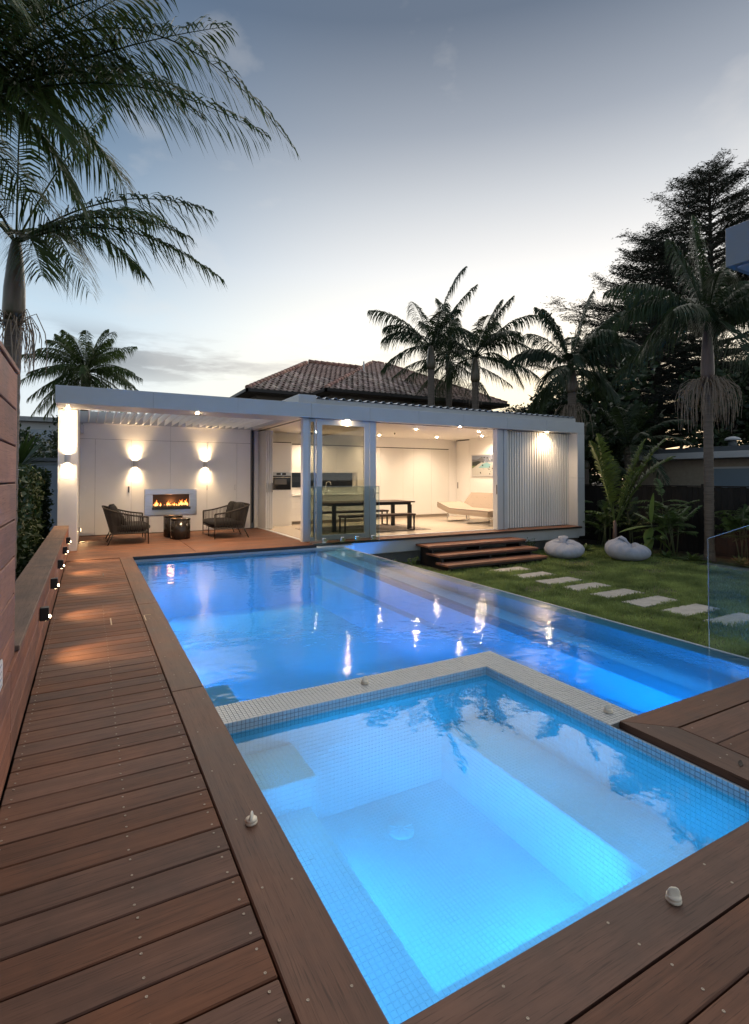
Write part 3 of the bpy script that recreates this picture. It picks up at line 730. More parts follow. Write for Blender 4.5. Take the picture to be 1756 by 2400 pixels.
def door_frame(x0, x1, y0, y1, st, bt, tp, name):
    f = MB(); f.cbox(x0, x0 + st, y0, y1, .01, 2.688, .004); f.cbox(x1 - st, x1, y0, y1, .01, 2.688, .004)
    f.cbox(x0 + st, x1 - st, y0 + .001, y1 - .001, .01, bt, .004); f.cbox(x0 + st, x1 - st, y0 + .001, y1 - .001, tp, 2.688, .004)
    f = f.build(name, A, pav); MB().box(x0 + st, x1 - st, (y0 + y1) / 2 - .004, (y0 + y1) / 2 + .004, bt, tp).build('pane', M_['doorglass'], f); return f
d = door_frame(4.392, 5.690, 10.715, 10.765, .125, .125, 2.56, 'glass_door')
MB().cbox(5.694, 5.862, 10.70, 10.85, .004, 2.689, .004).build('door_jamb', A, pav)
h = MB(); h.tube([(5.80, 10.70, .93), (5.80, 10.665, .93), (5.80, 10.665, 1.13), (5.80, 10.70, 1.13)], .011, 8); h.cbox(5.775, 5.825, 10.692, 10.70, .86, 1.16, .002); h.build('door_handle', A, pav)
MB().cbox(5.84, 5.93, 10.66, 10.68, 1.03, 1.045, .002).build('door_handle', M_['black'], pav)
for x0, x1, y0 in ((9.55, 9.70, 10.72), (9.715, 9.79, 10.75), (9.805, 9.925, 10.735)):
    MB().cbox(x0, x1, y0, 10.90, .004, 2.689, .004).build('door_jamb', A, pav)
MB().box(9.70, 9.81, 10.85, 10.89, .01, 2.68).build('jamb_backing', M_['blackgap'], pav)
MB().box(9.546, 9.5495, 10.73, 10.76, .95, 1.2).build('door_handle', M_['black'], pav)
MB().cbox(5.87, 9.54, 10.846, 10.95, .0015, .012, .003).build('door_track', A, pav)
MB().box(4.22, 9.545, 10.80, 10.83, 2.682, 2.6915).build('door_track', M_['black'], pav)
# vertical slats beside the opening
sm_ = MB().cbox(-.043, .043, -.008, .008, .012, 2.672, .004).mesh('slat', M_['wall'])
sh = MB().box(9.93, 12.42, 10.94, 10.96, .0, 2.69).build('slat_screen', mat('slat_shade_backing', (.10, .10, .11), .8), pav)  # dark sheet puts the shade between the slats into its colour
for i in range(27):
    o = link('slat', sm_, sh); o.location = (9.985 + i * .0925, 10.885, 0); o.rotation_euler = (0, 0, R(9 + 4 * math.sin(i * .55) + rng.uniform(-2, 2)))
# ---------------- room shell
RZ = 2.75
MB().box(4.212, 11.75, 10.951, 15.42, -.03, .0005).build('room_floor', mat('pale_floor_tile', (.56, .47, .36), .22, noise=.07, nscale=1.5, nstretch=(1, 6, 1), spec=.5), pav)
MB().box(4.05, 12.42, 10.951, 15.6, RZ, 2.799).build('room_ceiling', M_['ceil'], pav)
MB().box(4.05, 12.42, 15.46, 15.6, 0, RZ).build('room_wall', M_['ceil'], pav)
MB().box(11.75, 12.42, 10.961, 15.46, 0, RZ).build('room_wall', M_['ceil'], pav)
MB().box(4.05, 4.25, 14.45, 15.46, 0, RZ).build('room_wall', M_['ceil'], pav)
MB().box(4.25, 11.75, 15.38, 15.459, 2.42, RZ).build('bulkhead', M_['ceil'], pav)
MB().box(4.25, 11.75, 15.405, 15.459, 2.395, 2.4195).build('shadow_gap', M_['blackgap'], pav)
wx = [7.72, 8.60, 9.48, 9.90, 10.66, 11.42]
for a, c in zip(wx, wx[1:]): MB().cbox(a + .0015, c - .0015, 15.38, 15.40, .10, 2.394, .001).build('cupboard_door', M_['cab'], pav)
MB().box(7.72, 11.42, 15.41, 15.459, 0, .0995).build('plinth', mat('taupe_plinth', (.30, .25, .20), .6), pav)
MB().cbox(11.422, 11.749, 15.37, 15.40, 0, 2.42, .002).build('end_panel', M_['ceil'], pav)
d = MB().cbox(11.738, 11.749, 14.62, 15.36, .01, 2.70, .002).build('room_door', M_['ceil'], pav)
MB().box(11.733, 11.7375, 15.25, 15.29, 1.0, 1.22).build('flush_pull', M_['black'], d)
MB().box(11.735, 11.749, 14.62, 15.36, 2.705, 2.735).build('door_track', M_['blackgap'], pav)
MB().cbox(11.742, 11.749, 14.25, 14.33, 1.08, 1.20, .002).build('light_switch', M_['wall'], pav)
# kitchen joinery along the back
kit = thing('kitchen_cabinets', 'gloss cream kitchen cabinets with oven tower, drawers and long window splashback', 'kitchen', (6, 15, 0))
MB().box(4.52, 5.17, 14.525, 15.45, .0, 2.39).build('tower_body', M_['cab'], kit)
for z0, z1 in ((.05, .80), (.805, 1.03), (1.56, 2.36)): MB().cbox(4.555, 5.135, 14.505, 14.524, z0, z1, .0015).build('cabinet_door', M_['cab'], kit)
MB().box(4.54, 5.15, 14.526, 15.45, 2.3905, 2.415).build('shadow_gap', M_['blackgap'], kit)
MB().box(5.172, 7.70, 14.80, 15.45, .10, .835).build('base_body', M_['cab'], kit)
MB().box(5.18, 7.70, 14.86, 15.45, 0, .0995).build('plinth', bpy.data.materials['taupe_plinth'], kit)
xs = [5.18, 6.02, 6.86, 7.70]
for a, c in zip(xs, xs[1:]):
    for z0, z1 in ((.105, .29), (.295, .47), (.475, .65), (.655, .825)): MB().cbox(a + .0015, c - .0015, 14.78, 14.799, z0, z1, .0015).build('drawer_front', M_['cab'], kit)
MB().cbox(5.172, 7.70, 14.76, 15.44, .845, .885, .003).build('worktop', mat('white_stone_top', (.72, .70, .65), .25), kit)
MB().box(5.172, 7.70, 15.40, 15.45, .886, 1.06).build('upstand', M_['cab'], kit)
wn = MB().box(5.172, 7.56, 15.42, 15.45, 1.06, 1.54).build('window', mat('night_window', (.018, .022, .03), .12, spec=.4), kit)
MB().cbox(7.56, 7.70, 15.40, 15.45, 1.06, 1.54, .003).build('window_frame', M_['cab'], kit); MB().cbox(5.172, 7.56, 15.405, 15.419, 1.06, 1.085, .002).build('window_sill', M_['cab'], kit)
for k in range(5): MB().box(5.2, 7.5, 15.414, 15.4195, 1.40 - k * .035, 1.405 - k * .035).build('blind_slat', mat('blind_slat', (.08, .09, .11), .4) if k == 0 else bpy.data.materials['blind_slat'], wn)
for a, c in zip(xs, xs[1:]): MB().cbox(a + .0015, c - .0015, 15.10, 15.12, 1.545, 2.34, .0015).build('cabinet_door', M_['cab'], kit)
MB().box(5.172, 7.70, 15.121, 15.45, 1.545, 2.39).build('wall_body', M_['cab'], kit)
MB().box(5.18, 7.69, 15.105, 15.45, 2.3905, 2.415).build('shadow_gap', M_['blackgap'], kit)
ov = thing('oven', 'steel and black glass built-in oven in the cream cabinet tower', 'oven', (4.85, 14.5, 1.05))
MB().cbox(4.558, 5.132, 14.49, 14.60, 1.045, 1.545, .003).build('body', M_['black'], ov)
MB().cbox(4.56, 5.13, 14.482, 14.4895, 1.445, 1.543, .002).build('control_panel', M_['steel'], ov)
MB().box(4.70, 4.98, 14.479, 14.4815, 1.465, 1.525).build('display', M_['black'], ov)
MB().tube([(4.84, 14.478, 1.495), (4.84, 14.465, 1.495)], .02, 12).build('knob', M_['chrome'], ov)
MB().cbox(4.57, 5.12, 14.478, 14.4895, 1.05, 1.43, .003).build('door', mat('oven_glass', (.012, .010, .009), .06), ov)
MB().box(4.64, 5.0, 14.4765, 14.4778, 1.2, 1.35).build('door_window', mat('oven_window', (.12, .11, .10), .1), ov)
MB().tube([(4.59, 14.465, 1.40), (5.10, 14.465, 1.40)], .011, 10).build('handle', M_['steel'], ov)
tp = thing('kitchen_tap', 'curved chrome mixer tap on the kitchen worktop', 'tap', (6.55, 15.25, .885))
MB().tube([(6.55, 15.25, .885), (6.55, 15.25, 1.16), (6.56, 15.22, 1.24), (6.60, 15.14, 1.27), (6.63, 15.06, 1.24), (6.635, 15.04, 1.17)], .014, 10).build('spout', M_['chrome'], tp)
MB().tube([(6.55, 15.25, .95), (6.64, 15.22, .97)], .011, 8).build('lever', M_['chrome'], tp)
MB().cyl((6.55, 15.25, .8855), (6.55, 15.25, .91), .03, 14).build('base', M_['chrome'], tp)

# ---------------- lamps of the pavilion
glow = emitter('warm_lamp_glow', (1, .74, .44), 260)
def downlight(x, y, z, e, label, group, size=1.9, color=(1, .70, .42)):
    t_ = thing('downlight', label, 'downlight', (x, y, z), group)
    MB().tube([(x, y, z - .0005), (x, y, z - .006)], [.056, .052], 18).build('trim_ring', M_['white'], t_)
    MB().lathe((x, y, z - .0062), [(.006, -.015), (.022, -.012), (.033, -.005), (.038, 0)], 16).build('lens', glow, t_)
    lamp('downlight_lamp', 'SPOT', (x, y, z - .028), e, color, t_, (0, 0, -1), spot_size=R(165 if size > 1.95 else 150 if size > 1.8 else 100), spot_blend=.9, shadow_soft_size=.035)
IN = 'recessed downlights in the room ceiling'
for x, y, lb_ in ((8.09, 14.55, 'recessed ceiling light near the kitchen end of the room'), (8.0, 12.3, 'recessed ceiling light above the dining table'), (10.2, 14.4, 'recessed ceiling light in front of the cupboard doors'), (10.08, 12.1, 'recessed ceiling light in front of the sofa'),
             (5.9, 14.45, 'recessed ceiling light above the kitchen drawers'), (5.9, 12.3, 'recessed ceiling light behind the glass door'), (11.2, 13.3, 'recessed ceiling light beside the picture')):
    downlight(x, y, RZ, 150, lb_, IN, color=(1, .77, .56))
SO = 'downlights under the eaves'
for x, y, lb_ in ((5.10, 10.66, 'bright downlight above the glass door'), (8.27, 10.66, 'bright downlight in the eaves over the open side of the room'), (11.39, 10.72, 'bright downlight glaring over the vertical slats'), (1.91, 10.93, 'bright downlight in the terrace beam over the chairs')):
    downlight(x, y, 2.692, 450 if x < 4 else 110 if x > 11 else 90, lb_, SO, 2.0 if x < 4 else 1.9 if x > 11 else 1.0)
downlight(-.35, 11.30, 2.692, 24, 'bright downlight at the head of the left pillar', SO, 1.0)
sd_ = thing('smoke_detector', 'tiny grey sensor on the room ceiling above the table', 'smoke alarm', (8.15, 13.7, RZ))
MB().lathe((8.15, 13.7, RZ - .05), [(.012, 0), (.02, .02), (.03, .049)], 12).build('body', mat('grey_sensor', (.15, .14, .13), .5), sd_)
def wall_light(x, y, z, label):
    t_ = thing('wall_light', label, 'wall light', (x, y, z), 'up and down wall lights')
    s = MB(); s.tube([(x, y - .062, z - .078), (x, y - .062, z + .078)], .052, 20, caps=False); s.tube([(x, y - .062, z + .078), (x, y - .062, z - .078)], .047, 20, caps=False)
    s.build('shade', mat('grey_lamp_shell', (.50, .50, .50), .45) if 'grey_lamp_shell' not in bpy.data.materials else bpy.data.materials['grey_lamp_shell'], t_)
    MB().cbox(x - .03, x + .03, y - .012, y - .0005, z - .05, z + .05, .002).build('bracket', bpy.data.materials['grey_lamp_shell'], t_)
    for sgn in (1, -1):
        MB().tube([(x, y - .062, z + sgn * .045), (x, y - .062, z + sgn * .05)], .04, 14).build('lens', glow, t_)
        lamp('wall_lamp', 'SPOT', (x, y - .062, z + sgn * .06), 90 if x > 0 else 28, (1, .66, .34), t_, (0, .12, sgn), spot_size=R(86), spot_blend=1.0, shadow_soft_size=.03)
wall_light(-.35, 11.50, 1.75, 'grey up and down light on the white pillar')
wall_light(1.01, 14.30, 1.73, 'grey up and down light between the door joint and the fireplace')
wall_light(2.69, 14.30, 1.735, 'grey up and down light to the right of the fireplace')
t_ = thing('plinth_light', 'small low light on the inner side of the pillar shining on the deck', 'floor light', (-.18, 13.6, .25))
MB().cbox(-.189, -.15, 13.55, 13.65, .16, .27, .003).build('housing', M_['white'], t_)
MB().cbox(-.149, -.147, 13.57, 13.63, .18, .25, .0005).build('lens', stepm, t_)
lamp('plinth_lamp', 'SPOT', (-.13, 13.4, .2), 12, WARM, t_, (.35, -.75, -.2), spot_size=R(80), spot_blend=.8, shadow_soft_size=.02)
MB().cbox(-.188, -.05, 12.9, 12.96, .001, .02, .002).build('rail', M_['black'], t_)
bx_ = thing('outdoor_speaker', 'small white box hanging at the top left corner of the terrace wall', 'speaker', (-.15, 14.2, 2.55))
MB().cbox(-.186, -.105, 14.12, 14.299, 2.44, 2.64, .008).build('cabinet', W, bx_)
MB().cbox(-.16, -.13, 14.18, 14.24, 2.641, 2.70, .003).build('bracket', W, bx_)

# ---------------- fireplace
fp = thing('fireplace', 'wide steel framed gas fire burning over dark pebbles in the terrace wall', 'fireplace', (1.85, 14.26, .45))
f = MB(); y0, y1 = 14.255, 14.2985
f.cbox(1.226, 2.480, y0, y1, .445, .640, .003); f.cbox(1.226, 2.480, y0, y1, .968, 1.10, .003); f.cbox(1.226, 1.416, y0, y1, .6415, .9665, .003); f.cbox(2.292, 2.480, y0, y1, .6415, .9665, .003)
f.build('frame', M_['steel'], fp)
b = MB(); b.box(1.416, 2.292, 14.2915, 14.2985, .6, .98); b.build('fire_back', mat('soot_back', (.05, .025, .015), .7), fp)
hb = MB(); hb.box(1.40, 2.31, 14.16, 14.25, .585, .64)
hb.build('hearth_tray', M_['black'], fp)
pb = MB()
for i in range(260):
    x, y, z = rng.uniform(1.425, 2.285), rng.uniform(14.225, 14.285), .645 + rng.random() * .05; r_ = rng.uniform(.010, .018)
    pb.lathe((x, y, z), [(r_ * .2, -r_ * .7), (r_, -r_ * .1), (r_ * .8, r_ * .5), (r_ * .1, r_ * .8)], 6, sx=rng.uniform(.7, 1.2))
pb.build('pebbles', mat('fire_pebbles', (.10, .095, .09), .6, noise=.3), fp, kind='stuff')
flame = bpy.data.materials.new('flame'); flame.use_nodes = True
nt = flame.node_tree; nt.nodes.remove(nt.nodes['Principled BSDF']); em = nt.nodes.new('ShaderNodeEmission'); tc = nt.nodes.new('ShaderNodeTexCoord'); se = nt.nodes.new('ShaderNodeSeparateXYZ'); rp = nt.nodes.new('ShaderNodeValToRGB')
nt.links.new(tc.outputs['Generated'], se.inputs[0]); nt.links.new(se.outputs[2], rp.inputs[0]); nt.links.new(rp.outputs[0], em.inputs[0]); nt.links.new(em.outputs[0], nt.nodes['Material Output'].inputs[0])
e = rp.color_ramp.elements; e[0].position = .1; e[0].color = (1, .50, .14, 1); e[1].position = .95; e[1].color = (.85, .16, .015, 1); em.inputs[1].default_value = 3.4
for i, (x, hh) in enumerate(((1.445, .05), (1.475, .10), (1.505, .16), (1.53, .11), (1.60, .09), (1.70, .04), (1.755, .09), (1.78, .13), (1.81, .10), (1.85, .05), (1.90, .07), (1.935, .09), (1.985, .06), (2.04, .10), (2.075, .15), (2.11, .165), (2.145, .11), (2.185, .14), (2.215, .175), (2.245, .10))):
    y = 14.262 + rng.uniform(-.012, .015); q = MB(); sw = rng.uniform(-.02, .02)
    q.tube([(x, y, .672), (x + sw * .3, y, .672 + hh * .3), (x - sw * .5, y, .672 + hh * .6), (x + sw, y, .672 + hh)], [.012, .019, .012, .001], 7); q.build('flame', flame, fp)
lamp('fire_glow', 'POINT', (1.85, 14.22, .78), 2.5, (1, .45, .15), fp, shadow_soft_size=.08)

# ---------------- terrace seating
ROPE = mat('grey_brown_rope', (.030, .024, .019), .75, noise=.25, nscale=60); FRM = mat('bronze_frame', (.030, .026, .022), .45, .4); CUSH = mat('charcoal_cushion', (.009, .008, .0075), .85, noise=.2, nscale=120, bump=.3, bscale=300)
def cushion(mb, c, sx, sy, sz, rot=None, p=4.0, nu=18, nv=10):
    """superellipsoid pillow"""
    V = []; F = []; rot = rot or Matrix.Identity(3)
    f = lambda t, q: math.copysign(abs(t) ** q, t)
    for j in range(nv + 1):
        v = -math.pi / 2 + math.pi * j / nv
        for i in range(nu):
            u = 2 * math.pi * i / nu
            x = sx * f(math.cos(v), .5) * f(math.cos(u), .5); y = sy * f(math.cos(v), .5) * f(math.sin(u), .5); z = sz * f(math.sin(v), .75)
            V.append(Vector(c) + rot @ Vector((x, y, z)))
    for j in range(nv):
        for i in range(nu): F.append((j * nu + i, j * nu + (i + 1) % nu, (j + 1) * nu + (i + 1) % nu, (j + 1) * nu + i))
    mb.add(V, F, True)
def loveseat(cx, y0, y1, s, label, pil):
    """seat side towards s (+1 = faces +x); cx is the x of the back legs"""
    D = .72; t_ = thing('rope_loveseat', label, 'outdoor sofa', (cx + s * .36, (y0 + y1) / 2, 0), 'rope loveseats by the fire')
    X = lambda u: cx + s * u
    ym = (y0 + y1) / 2
    # top rail: front arm -> back -> front arm ; lower rail
    top, low = [], []
    pl = [(D, y0, .56), (.45, y0 - .015, .595), (.15, y0 - .02, .67), (-.05, y0 + .05, .735), (-.12, y0 + .25, .76), (-.13, ym, .765), (-.12, y1 - .25, .76), (-.05, y1 - .05, .735), (.15, y1 + .02, .67), (.45, y1 + .015, .595), (D, y1, .56)]
    ll = [(D, y0 + .01, .235), (.45, y0 + .01, .235), (.15, y0 + .01, .235), (.04, y0 + .05, .235), (.02, y0 + .25, .235), (.015, ym, .235), (.02, y1 - .25, .235), (.04, y1 - .05, .235), (.15, y1 - .01, .235), (.45, y1 - .01, .235), (D, y1 - .01, .235)]
    def cr(pts, t):
        i = min(int(t), len(pts) - 2); u = t - i; P_ = [Vector(pts[max(0, min(len(pts) - 1, k))]) for k in (i - 1, i, i + 1, i + 2)]
        return .5 * ((2 * P_[1]) + (P_[2] - P_[0]) * u + (2 * P_[0] - 5 * P_[1] + 4 * P_[2] - P_[3]) * u * u + (3 * P_[1] - P_[0] - 3 * P_[2] + P_[3]) * u ** 3)
    G_ = lambda p: (X(p[0]), p[1], p[2])
    MB().tube([G_(cr(pl, 10 * k / 40)) for k in range(41)], .017, 8).build('top_rail', ROPE, t_)
    MB().tube([G_(cr(ll, 10 * k / 40)) for k in range(41)], .014, 8).build('seat_rail', FRM, t_)
    c = MB(); n_ = 92
    for k in range(n_ + 1):
        t0 = 10 * k / n_
        c.tube([G_(cr(pl, t0)), G_(cr(ll, min(10, max(0, t0 + rng.uniform(-.02, .02)))))], .0078, 5, caps=False)
    c.build('rope_cords', ROPE, t_, kind='stuff')
    for yy in (y0, ym, y1):
        MB().tube([(X(D), yy, .56 if yy != ym else .23), (X(D), yy, 0)], [.014, .011], 8).build('leg', FRM, t_)
        MB().tube([(X(.06), yy + (.03 if yy == y0 else -.03 if yy == y1 else 0), .235), (X(-.05), yy, 0)], [.014, .011], 8).build('leg', FRM, t_)
    MB().cbox(min(X(.03), X(D)), max(X(.03), X(D)), y0 + .03, y1 - .03, .225, .25).build('seat_frame', FRM, t_)
    q = MB(); cushion(q, (X(.40), ym, .33), .40, (y1 - y0) / 2 - .03, .075); q.build('seat_cushion', CUSH, t_)
    hw = (y1 - y0) / 4 - .025
    for yy in (y0 + hw + .05, y1 - hw - .05):
        q = MB(); cushion(q, (X(.10), yy, .58), .085, hw, .23, Matrix.Rotation(-s * .22, 3, 'Y')); q.build('back_cushion', CUSH, t_)
    if pil:
        q = MB(); cushion(q, (X(.22), y0 + .35, .52), .06, .2, .17, Matrix.Rotation(-s * .5, 3, 'Y') @ Matrix.Rotation(.3, 3, 'X')); q.build('throw_pillow', CUSH, t_)
    return t_
loveseat(.40, 12.08, 13.45, 1, 'rope-backed loveseat left of the fire, its woven back to the pillar', True)
loveseat(3.24, 12.2, 13.6, -1, 'rope-backed loveseat right of the fire with two dark back cushions', False)
def drum(x, y, h_, label, r_=.215):
    t_ = thing('drum_table', label, 'side table', (x, y, 0), 'drum tables by the fire')
    MB().lathe((x, y, 0), [(r_ - .02, .001), (r_, .012), (r_, h_ - .03)], 32).build('body', mat('gloss_bronze', (.030, .024, .019), .22, .3, spec=.6) if 'gloss_bronze' not in bpy.data.materials else bpy.data.materials['gloss_bronze'], t_)
    MB().lathe((x, y, 0), [(r_ + .004, h_ - .0295), (r_ + .006, h_ - .012), (r_ - .004, h_), (.01, h_ + .0005)], 32).build('top', bpy.data.materials['gloss_bronze'], t_)
drum(1.845, 12.66, .47, 'front drum table, the nearer and lower of the dark pair')
drum(1.77, 13.25, .50, 'rear drum table half hidden behind the other')

# ---------------- room furniture
DK = wood('dark_oak', (.045, .026, .018), (.075, .045, .030), 'x', .4, .05); BLK = mat('black_steel', (.02, .018, .016), .45, .4)
t_ = thing('dining_table', 'long dark timber dining table on square panel legs', 'table', (6.6, 12.65, 0))
MB().cbox(5.33, 7.85, 12.10, 13.20, .715, .75, .004).build('tabletop', DK, t_)
MB().box(5.42, 7.76, 12.18, 13.12, .66, .7145).build('apron', BLK, t_)
for x in (5.42, 7.68):
    for y in (12.15, 13.05): MB().cbox(x, x + .09, y, y + .09, .013, .66, .003).build('leg', BLK, t_)
def bench(y0, y1, x0, x1, label):
    t_ = thing('bench', label, 'bench', ((x0 + x1) / 2, (y0 + y1) / 2, 0), 'dining benches')
    MB().cbox(x0, x1, y0, y1, .40, .45, .004).build('seat', DK, t_)
    for x in (x0 + .02, x1 - .06):
        for y in (y0 + .01, y1 - .05): MB().cbox(x, x + .035, y, y + .035, .013, .40, .002).build('leg', BLK, t_)
        MB().cbox(x, x + .035, y0 + .046, y1 - .051, .014, .035, .002).build('foot_rail', BLK, t_)
bench(11.62, 11.98, 5.48, 7.56, 'black bench on the near side of the dining table')
bench(13.28, 13.64, 5.45, 7.70, 'black bench on the far side of the dining table')
ru = thing('rug', 'flat woven grey brown rug under the dining table', 'rug', (6.5, 12.7, 0))
rugm = mat('woven_rug', (.12, .095, .075), .95, noise=.7, nscale=9, nstretch=(1, 14, 1), tint=(.28, .23, .19), bump=.6, bscale=120)
MB().cbox(4.95, 8.10, 11.72, 13.62, .001, .012, .003).build('pile', rugm, ru)
SOF = mat('beige_upholstery', (.42, .345, .275), .85, noise=.06, nscale=100, bump=.2, bscale=400)
so = thing('sofa_bed', 'beige tufted sofa bed with one raised end on chrome legs', 'sofa', (10.6, 13.0, 0))
# seat section runs along y, its far end lifted
def slab(mb, path, x0, x1, th):
    """padded slab following (y,z) path"""
    n_ = len(path); V = []
    for (y, z) in path:
        for (x, dz) in ((x0, -th), (x0 - .012, -th * .5), (x0, -.012), (x0 + .02, 0), (x1 - .02, 0), (x1, -.012), (x1, -th)): V.append((x, y, z + dz))
    F = []
    for i in range(n_ - 1):
        for k in range(7): F.append((i * 7 + k, i * 7 + (k + 1) % 7, (i + 1) * 7 + (k + 1) % 7, (i + 1) * 7 + k))
    F.append(tuple(range(7))[::-1]); F.append(tuple((n_ - 1) * 7 + k for k in range(7)))
    mb.add(V, F, False)
q = MB(); slab(q, [(11.6, .43), (13.35, .43), (13.42, .435), (14.05, .60)], 9.97, 10.95, .17); q.build('seat', SOF, so)
bk = MB()
for dx, dz in ((0, 0),):
    bk.add([(10.86, 11.6, .40), (11.28, 11.6, .90), (11.40, 11.6, .84), (10.98, 11.6, .32), (10.86, 14.0, .40), (11.28, 13.95, .90), (11.40, 13.95, .84), (10.98, 14.0, .32)],
           [(0, 1, 5, 4), (1, 2, 6, 5), (2, 3, 7, 6), (0, 3, 2, 1), (4, 5, 6, 7), (3, 0, 4, 7)], False)
bk = bk.build('backrest', mat('beige_upholstery_shaded', (.34, .27, .21), .85, noise=.06, nscale=100), so)  # darker copy of the seat fabric, shade put into its colour
MB().tube([(10.86, 11.6, .405), (10.86, 14.0, .405)], .012, 6).build('seam', mat('contrast_piping', (.10, .075, .055), .9), bk)  # dark edge lines added for contrast where the sofa's shading is flat
MB().tube([(9.965, 11.6, .425), (9.965, 13.38, .428), (9.965, 14.05, .595), (10.94, 14.05, .595)], .007, 6).build('piping', bpy.data.materials['contrast_piping'], so)
bt = MB()
for y in (11.9, 12.3, 12.7, 13.1, 13.5, 13.8):
    for u in (.3, .72):
        c = Vector((10.86 + .42 * u, y, .40 + .5 * u)); nrm = Vector((-.77, 0, .64))
        bt.tube([c + nrm * .001, c + nrm * .006], [.018, .012], 8)
bt.build('tufts', mat('tuft_button', (.33, .26, .20), .9), bk)
for y, x1 in ((13.6, 10.9), (12.65, 10.93)):
    MB().tube([(10.05, y, .26), (10.05, y, .012), (x1, y, .012), (x1, y, .26)], .018, 6).build('leg', M_['chrome'], so)
pic = thing('framed_picture', 'white framed picture of a pale pool terrace and dark trees on the side wall', 'picture', (11.74, 13.6, 1.8))
MB().cbox(11.715, 11.749, 12.75, 14.47, 1.43, 2.18, .003).build('frame', W, pic)
art = MB()
pm_ = [mat('print_sky', (.20, .22, .27), .3), mat('print_ground', (.45, .44, .40), .3), mat('print_dark', (.012, .016, .012), .3), mat('print_pool', (.20, .38, .40), .3), mat('print_green', (.14, .19, .06), .3), mat('print_grey', (.12, .12, .13), .3)]
XA = 11.7135
def patch(m, pts, k=0):
    art.m = m; art.quad(*[(XA - k * .0006, y, z) for y, z in pts])
patch(0, [(14.43, 1.9), (12.79, 1.9), (12.79, 2.145), (14.43, 2.145)]); patch(1, [(14.43, 1.465), (12.79, 1.465), (12.79, 1.8995), (14.43, 1.8995)])
patch(5, [(14.43, 1.86), (14.05, 1.86), (13.75, 1.98), (13.95, 2.06), (14.2, 2.0), (14.43, 2.02)], 1)
patch(2, [(14.43, 1.80), (14.2, 1.80), (13.95, 1.93), (14.1, 1.96), (14.43, 1.92)], 2); patch(4, [(14.43, 1.70), (14.25, 1.78), (14.2, 1.80), (14.43, 1.80)], 2)
patch(3, [(14.1, 1.72), (13.55, 1.72), (13.45, 1.82), (13.65, 1.90), (13.9, 1.85)], 2)
rg = random.Random(3)
for k in range(70):
    y = rg.uniform(12.85, 14.0); z = rg.uniform(1.9, 2.08) if rg.random() < .65 else rg.uniform(1.5, 1.85); s_ = rg.uniform(.008, .035)
    patch(rg.choice((2, 2, 5, 1)), [(y + s_, z - s_ * .6), (y - s_, z - s_ * .5), (y - s_ * .6, z + s_ * .8), (y + s_ * .7, z + s_)], 3 + (k % 5) * .4)
patch(2, [(13.2, 1.9), (12.85, 1.9), (12.85, 2.14), (13.1, 2.1)], 2.5)
art.build('print', pm_, pic)
# ================================================================== GARDEN, STEPS, GLASS
st = thing('garden_steps', 'three wide timber treads on dark stringers going down to the lawn', 'steps', (8.3, 9.8, LZ))
for z, x0, x1, y0, y1 in ((-.17, 6.80, 9.80, 9.93, 10.47), (-.34, 6.84, 9.84, 9.56, 10.10), (-.50, 6.80, 9.76, 9.19, 9.66)):
    w_ = (y1 - y0 - .006) / 3
    for k in range(3): MB().cbox(x0, x1, y0 + k * (w_ + .003), y0 + k * (w_ + .003) + w_, z - .045, z, .004).build('tread_board', M_['step'], st)
    MB().box(x0 + .03, x1 - .02, y0 + .012, y0 + .03, z - .085, z - .046).build('nosing', M_['darkedge'], st)
for x in (6.92, 8.3, 9.6): MB().prism([(9.26, LZ - .02), (10.45, LZ - .02), (10.45, -.22), (9.98, -.22), (9.96, -.39), (9.6, -.39), (9.58, -.546), (9.26, -.546)], 'x', x, x + .05).build('stringer', M_['darkedge'], st)

# ---- glass fence at the pavilion corner
gf = thing('glass_fence_panel', 'clear frameless glass panel on four round clamps in front of the glass door', 'glass fence', (4.95, 10.36, 0))
MB().cbox(4.10, 5.76, 10.364, 10.376, -.04, 1.205, .001).build('pane', M_['glass'], gf)
MB().box(4.10, 4.104, 10.363, 10.377, -.038, 1.204).build('polished_edge', mat('glass_edge', (.22, .34, .33), .2), gf)
MB().box(5.756, 5.76, 10.363, 10.377, -.038, 1.204).build('polished_edge', bpy.data.materials['glass_edge'], gf)
MB().box(4.105, 5.755, 10.3645, 10.3755, 1.2055, 1.2075).build('polished_edge', bpy.data.materials['glass_edge'], gf)
for x in (4.42, 4.85, 5.21, 5.60):
    c = MB(); c.cbox(x - .055, x + .03, 10.35, 10.39, .002, .105, .004); c = c.build('clamp', M_['chrome'], gf)
    MB().tube([(x, 10.349, .055), (x, 10.315, .055)], [.045, .04], 18).build('disc', M_['chrome'], c)
rg_ = thing('glass_fence_panel', 'tall raked glass panel over the infinity edge at the right of the picture', 'glass fence', (4.95, 2.3, -.1))
MB().prism([(2.755, -.30), (2.755, .842), (1.95, 1.19), (1.95, -.30)], 'x', 4.945, 4.957).build('pane', M_['glass'], rg_)
MB().obox((4.951, 2.3525, 1.0185), (.006, 0, 0), (0, .4025, -.174), (0, .0008, .0018)).build('polished_edge', mat('pale_glass_edge', (.55, .58, .58), .25), rg_)
MB().box(4.9455, 4.9565, 2.7555, 2.758, -.30, .842).build('polished_edge', bpy.data.materials['pale_glass_edge'], rg_)

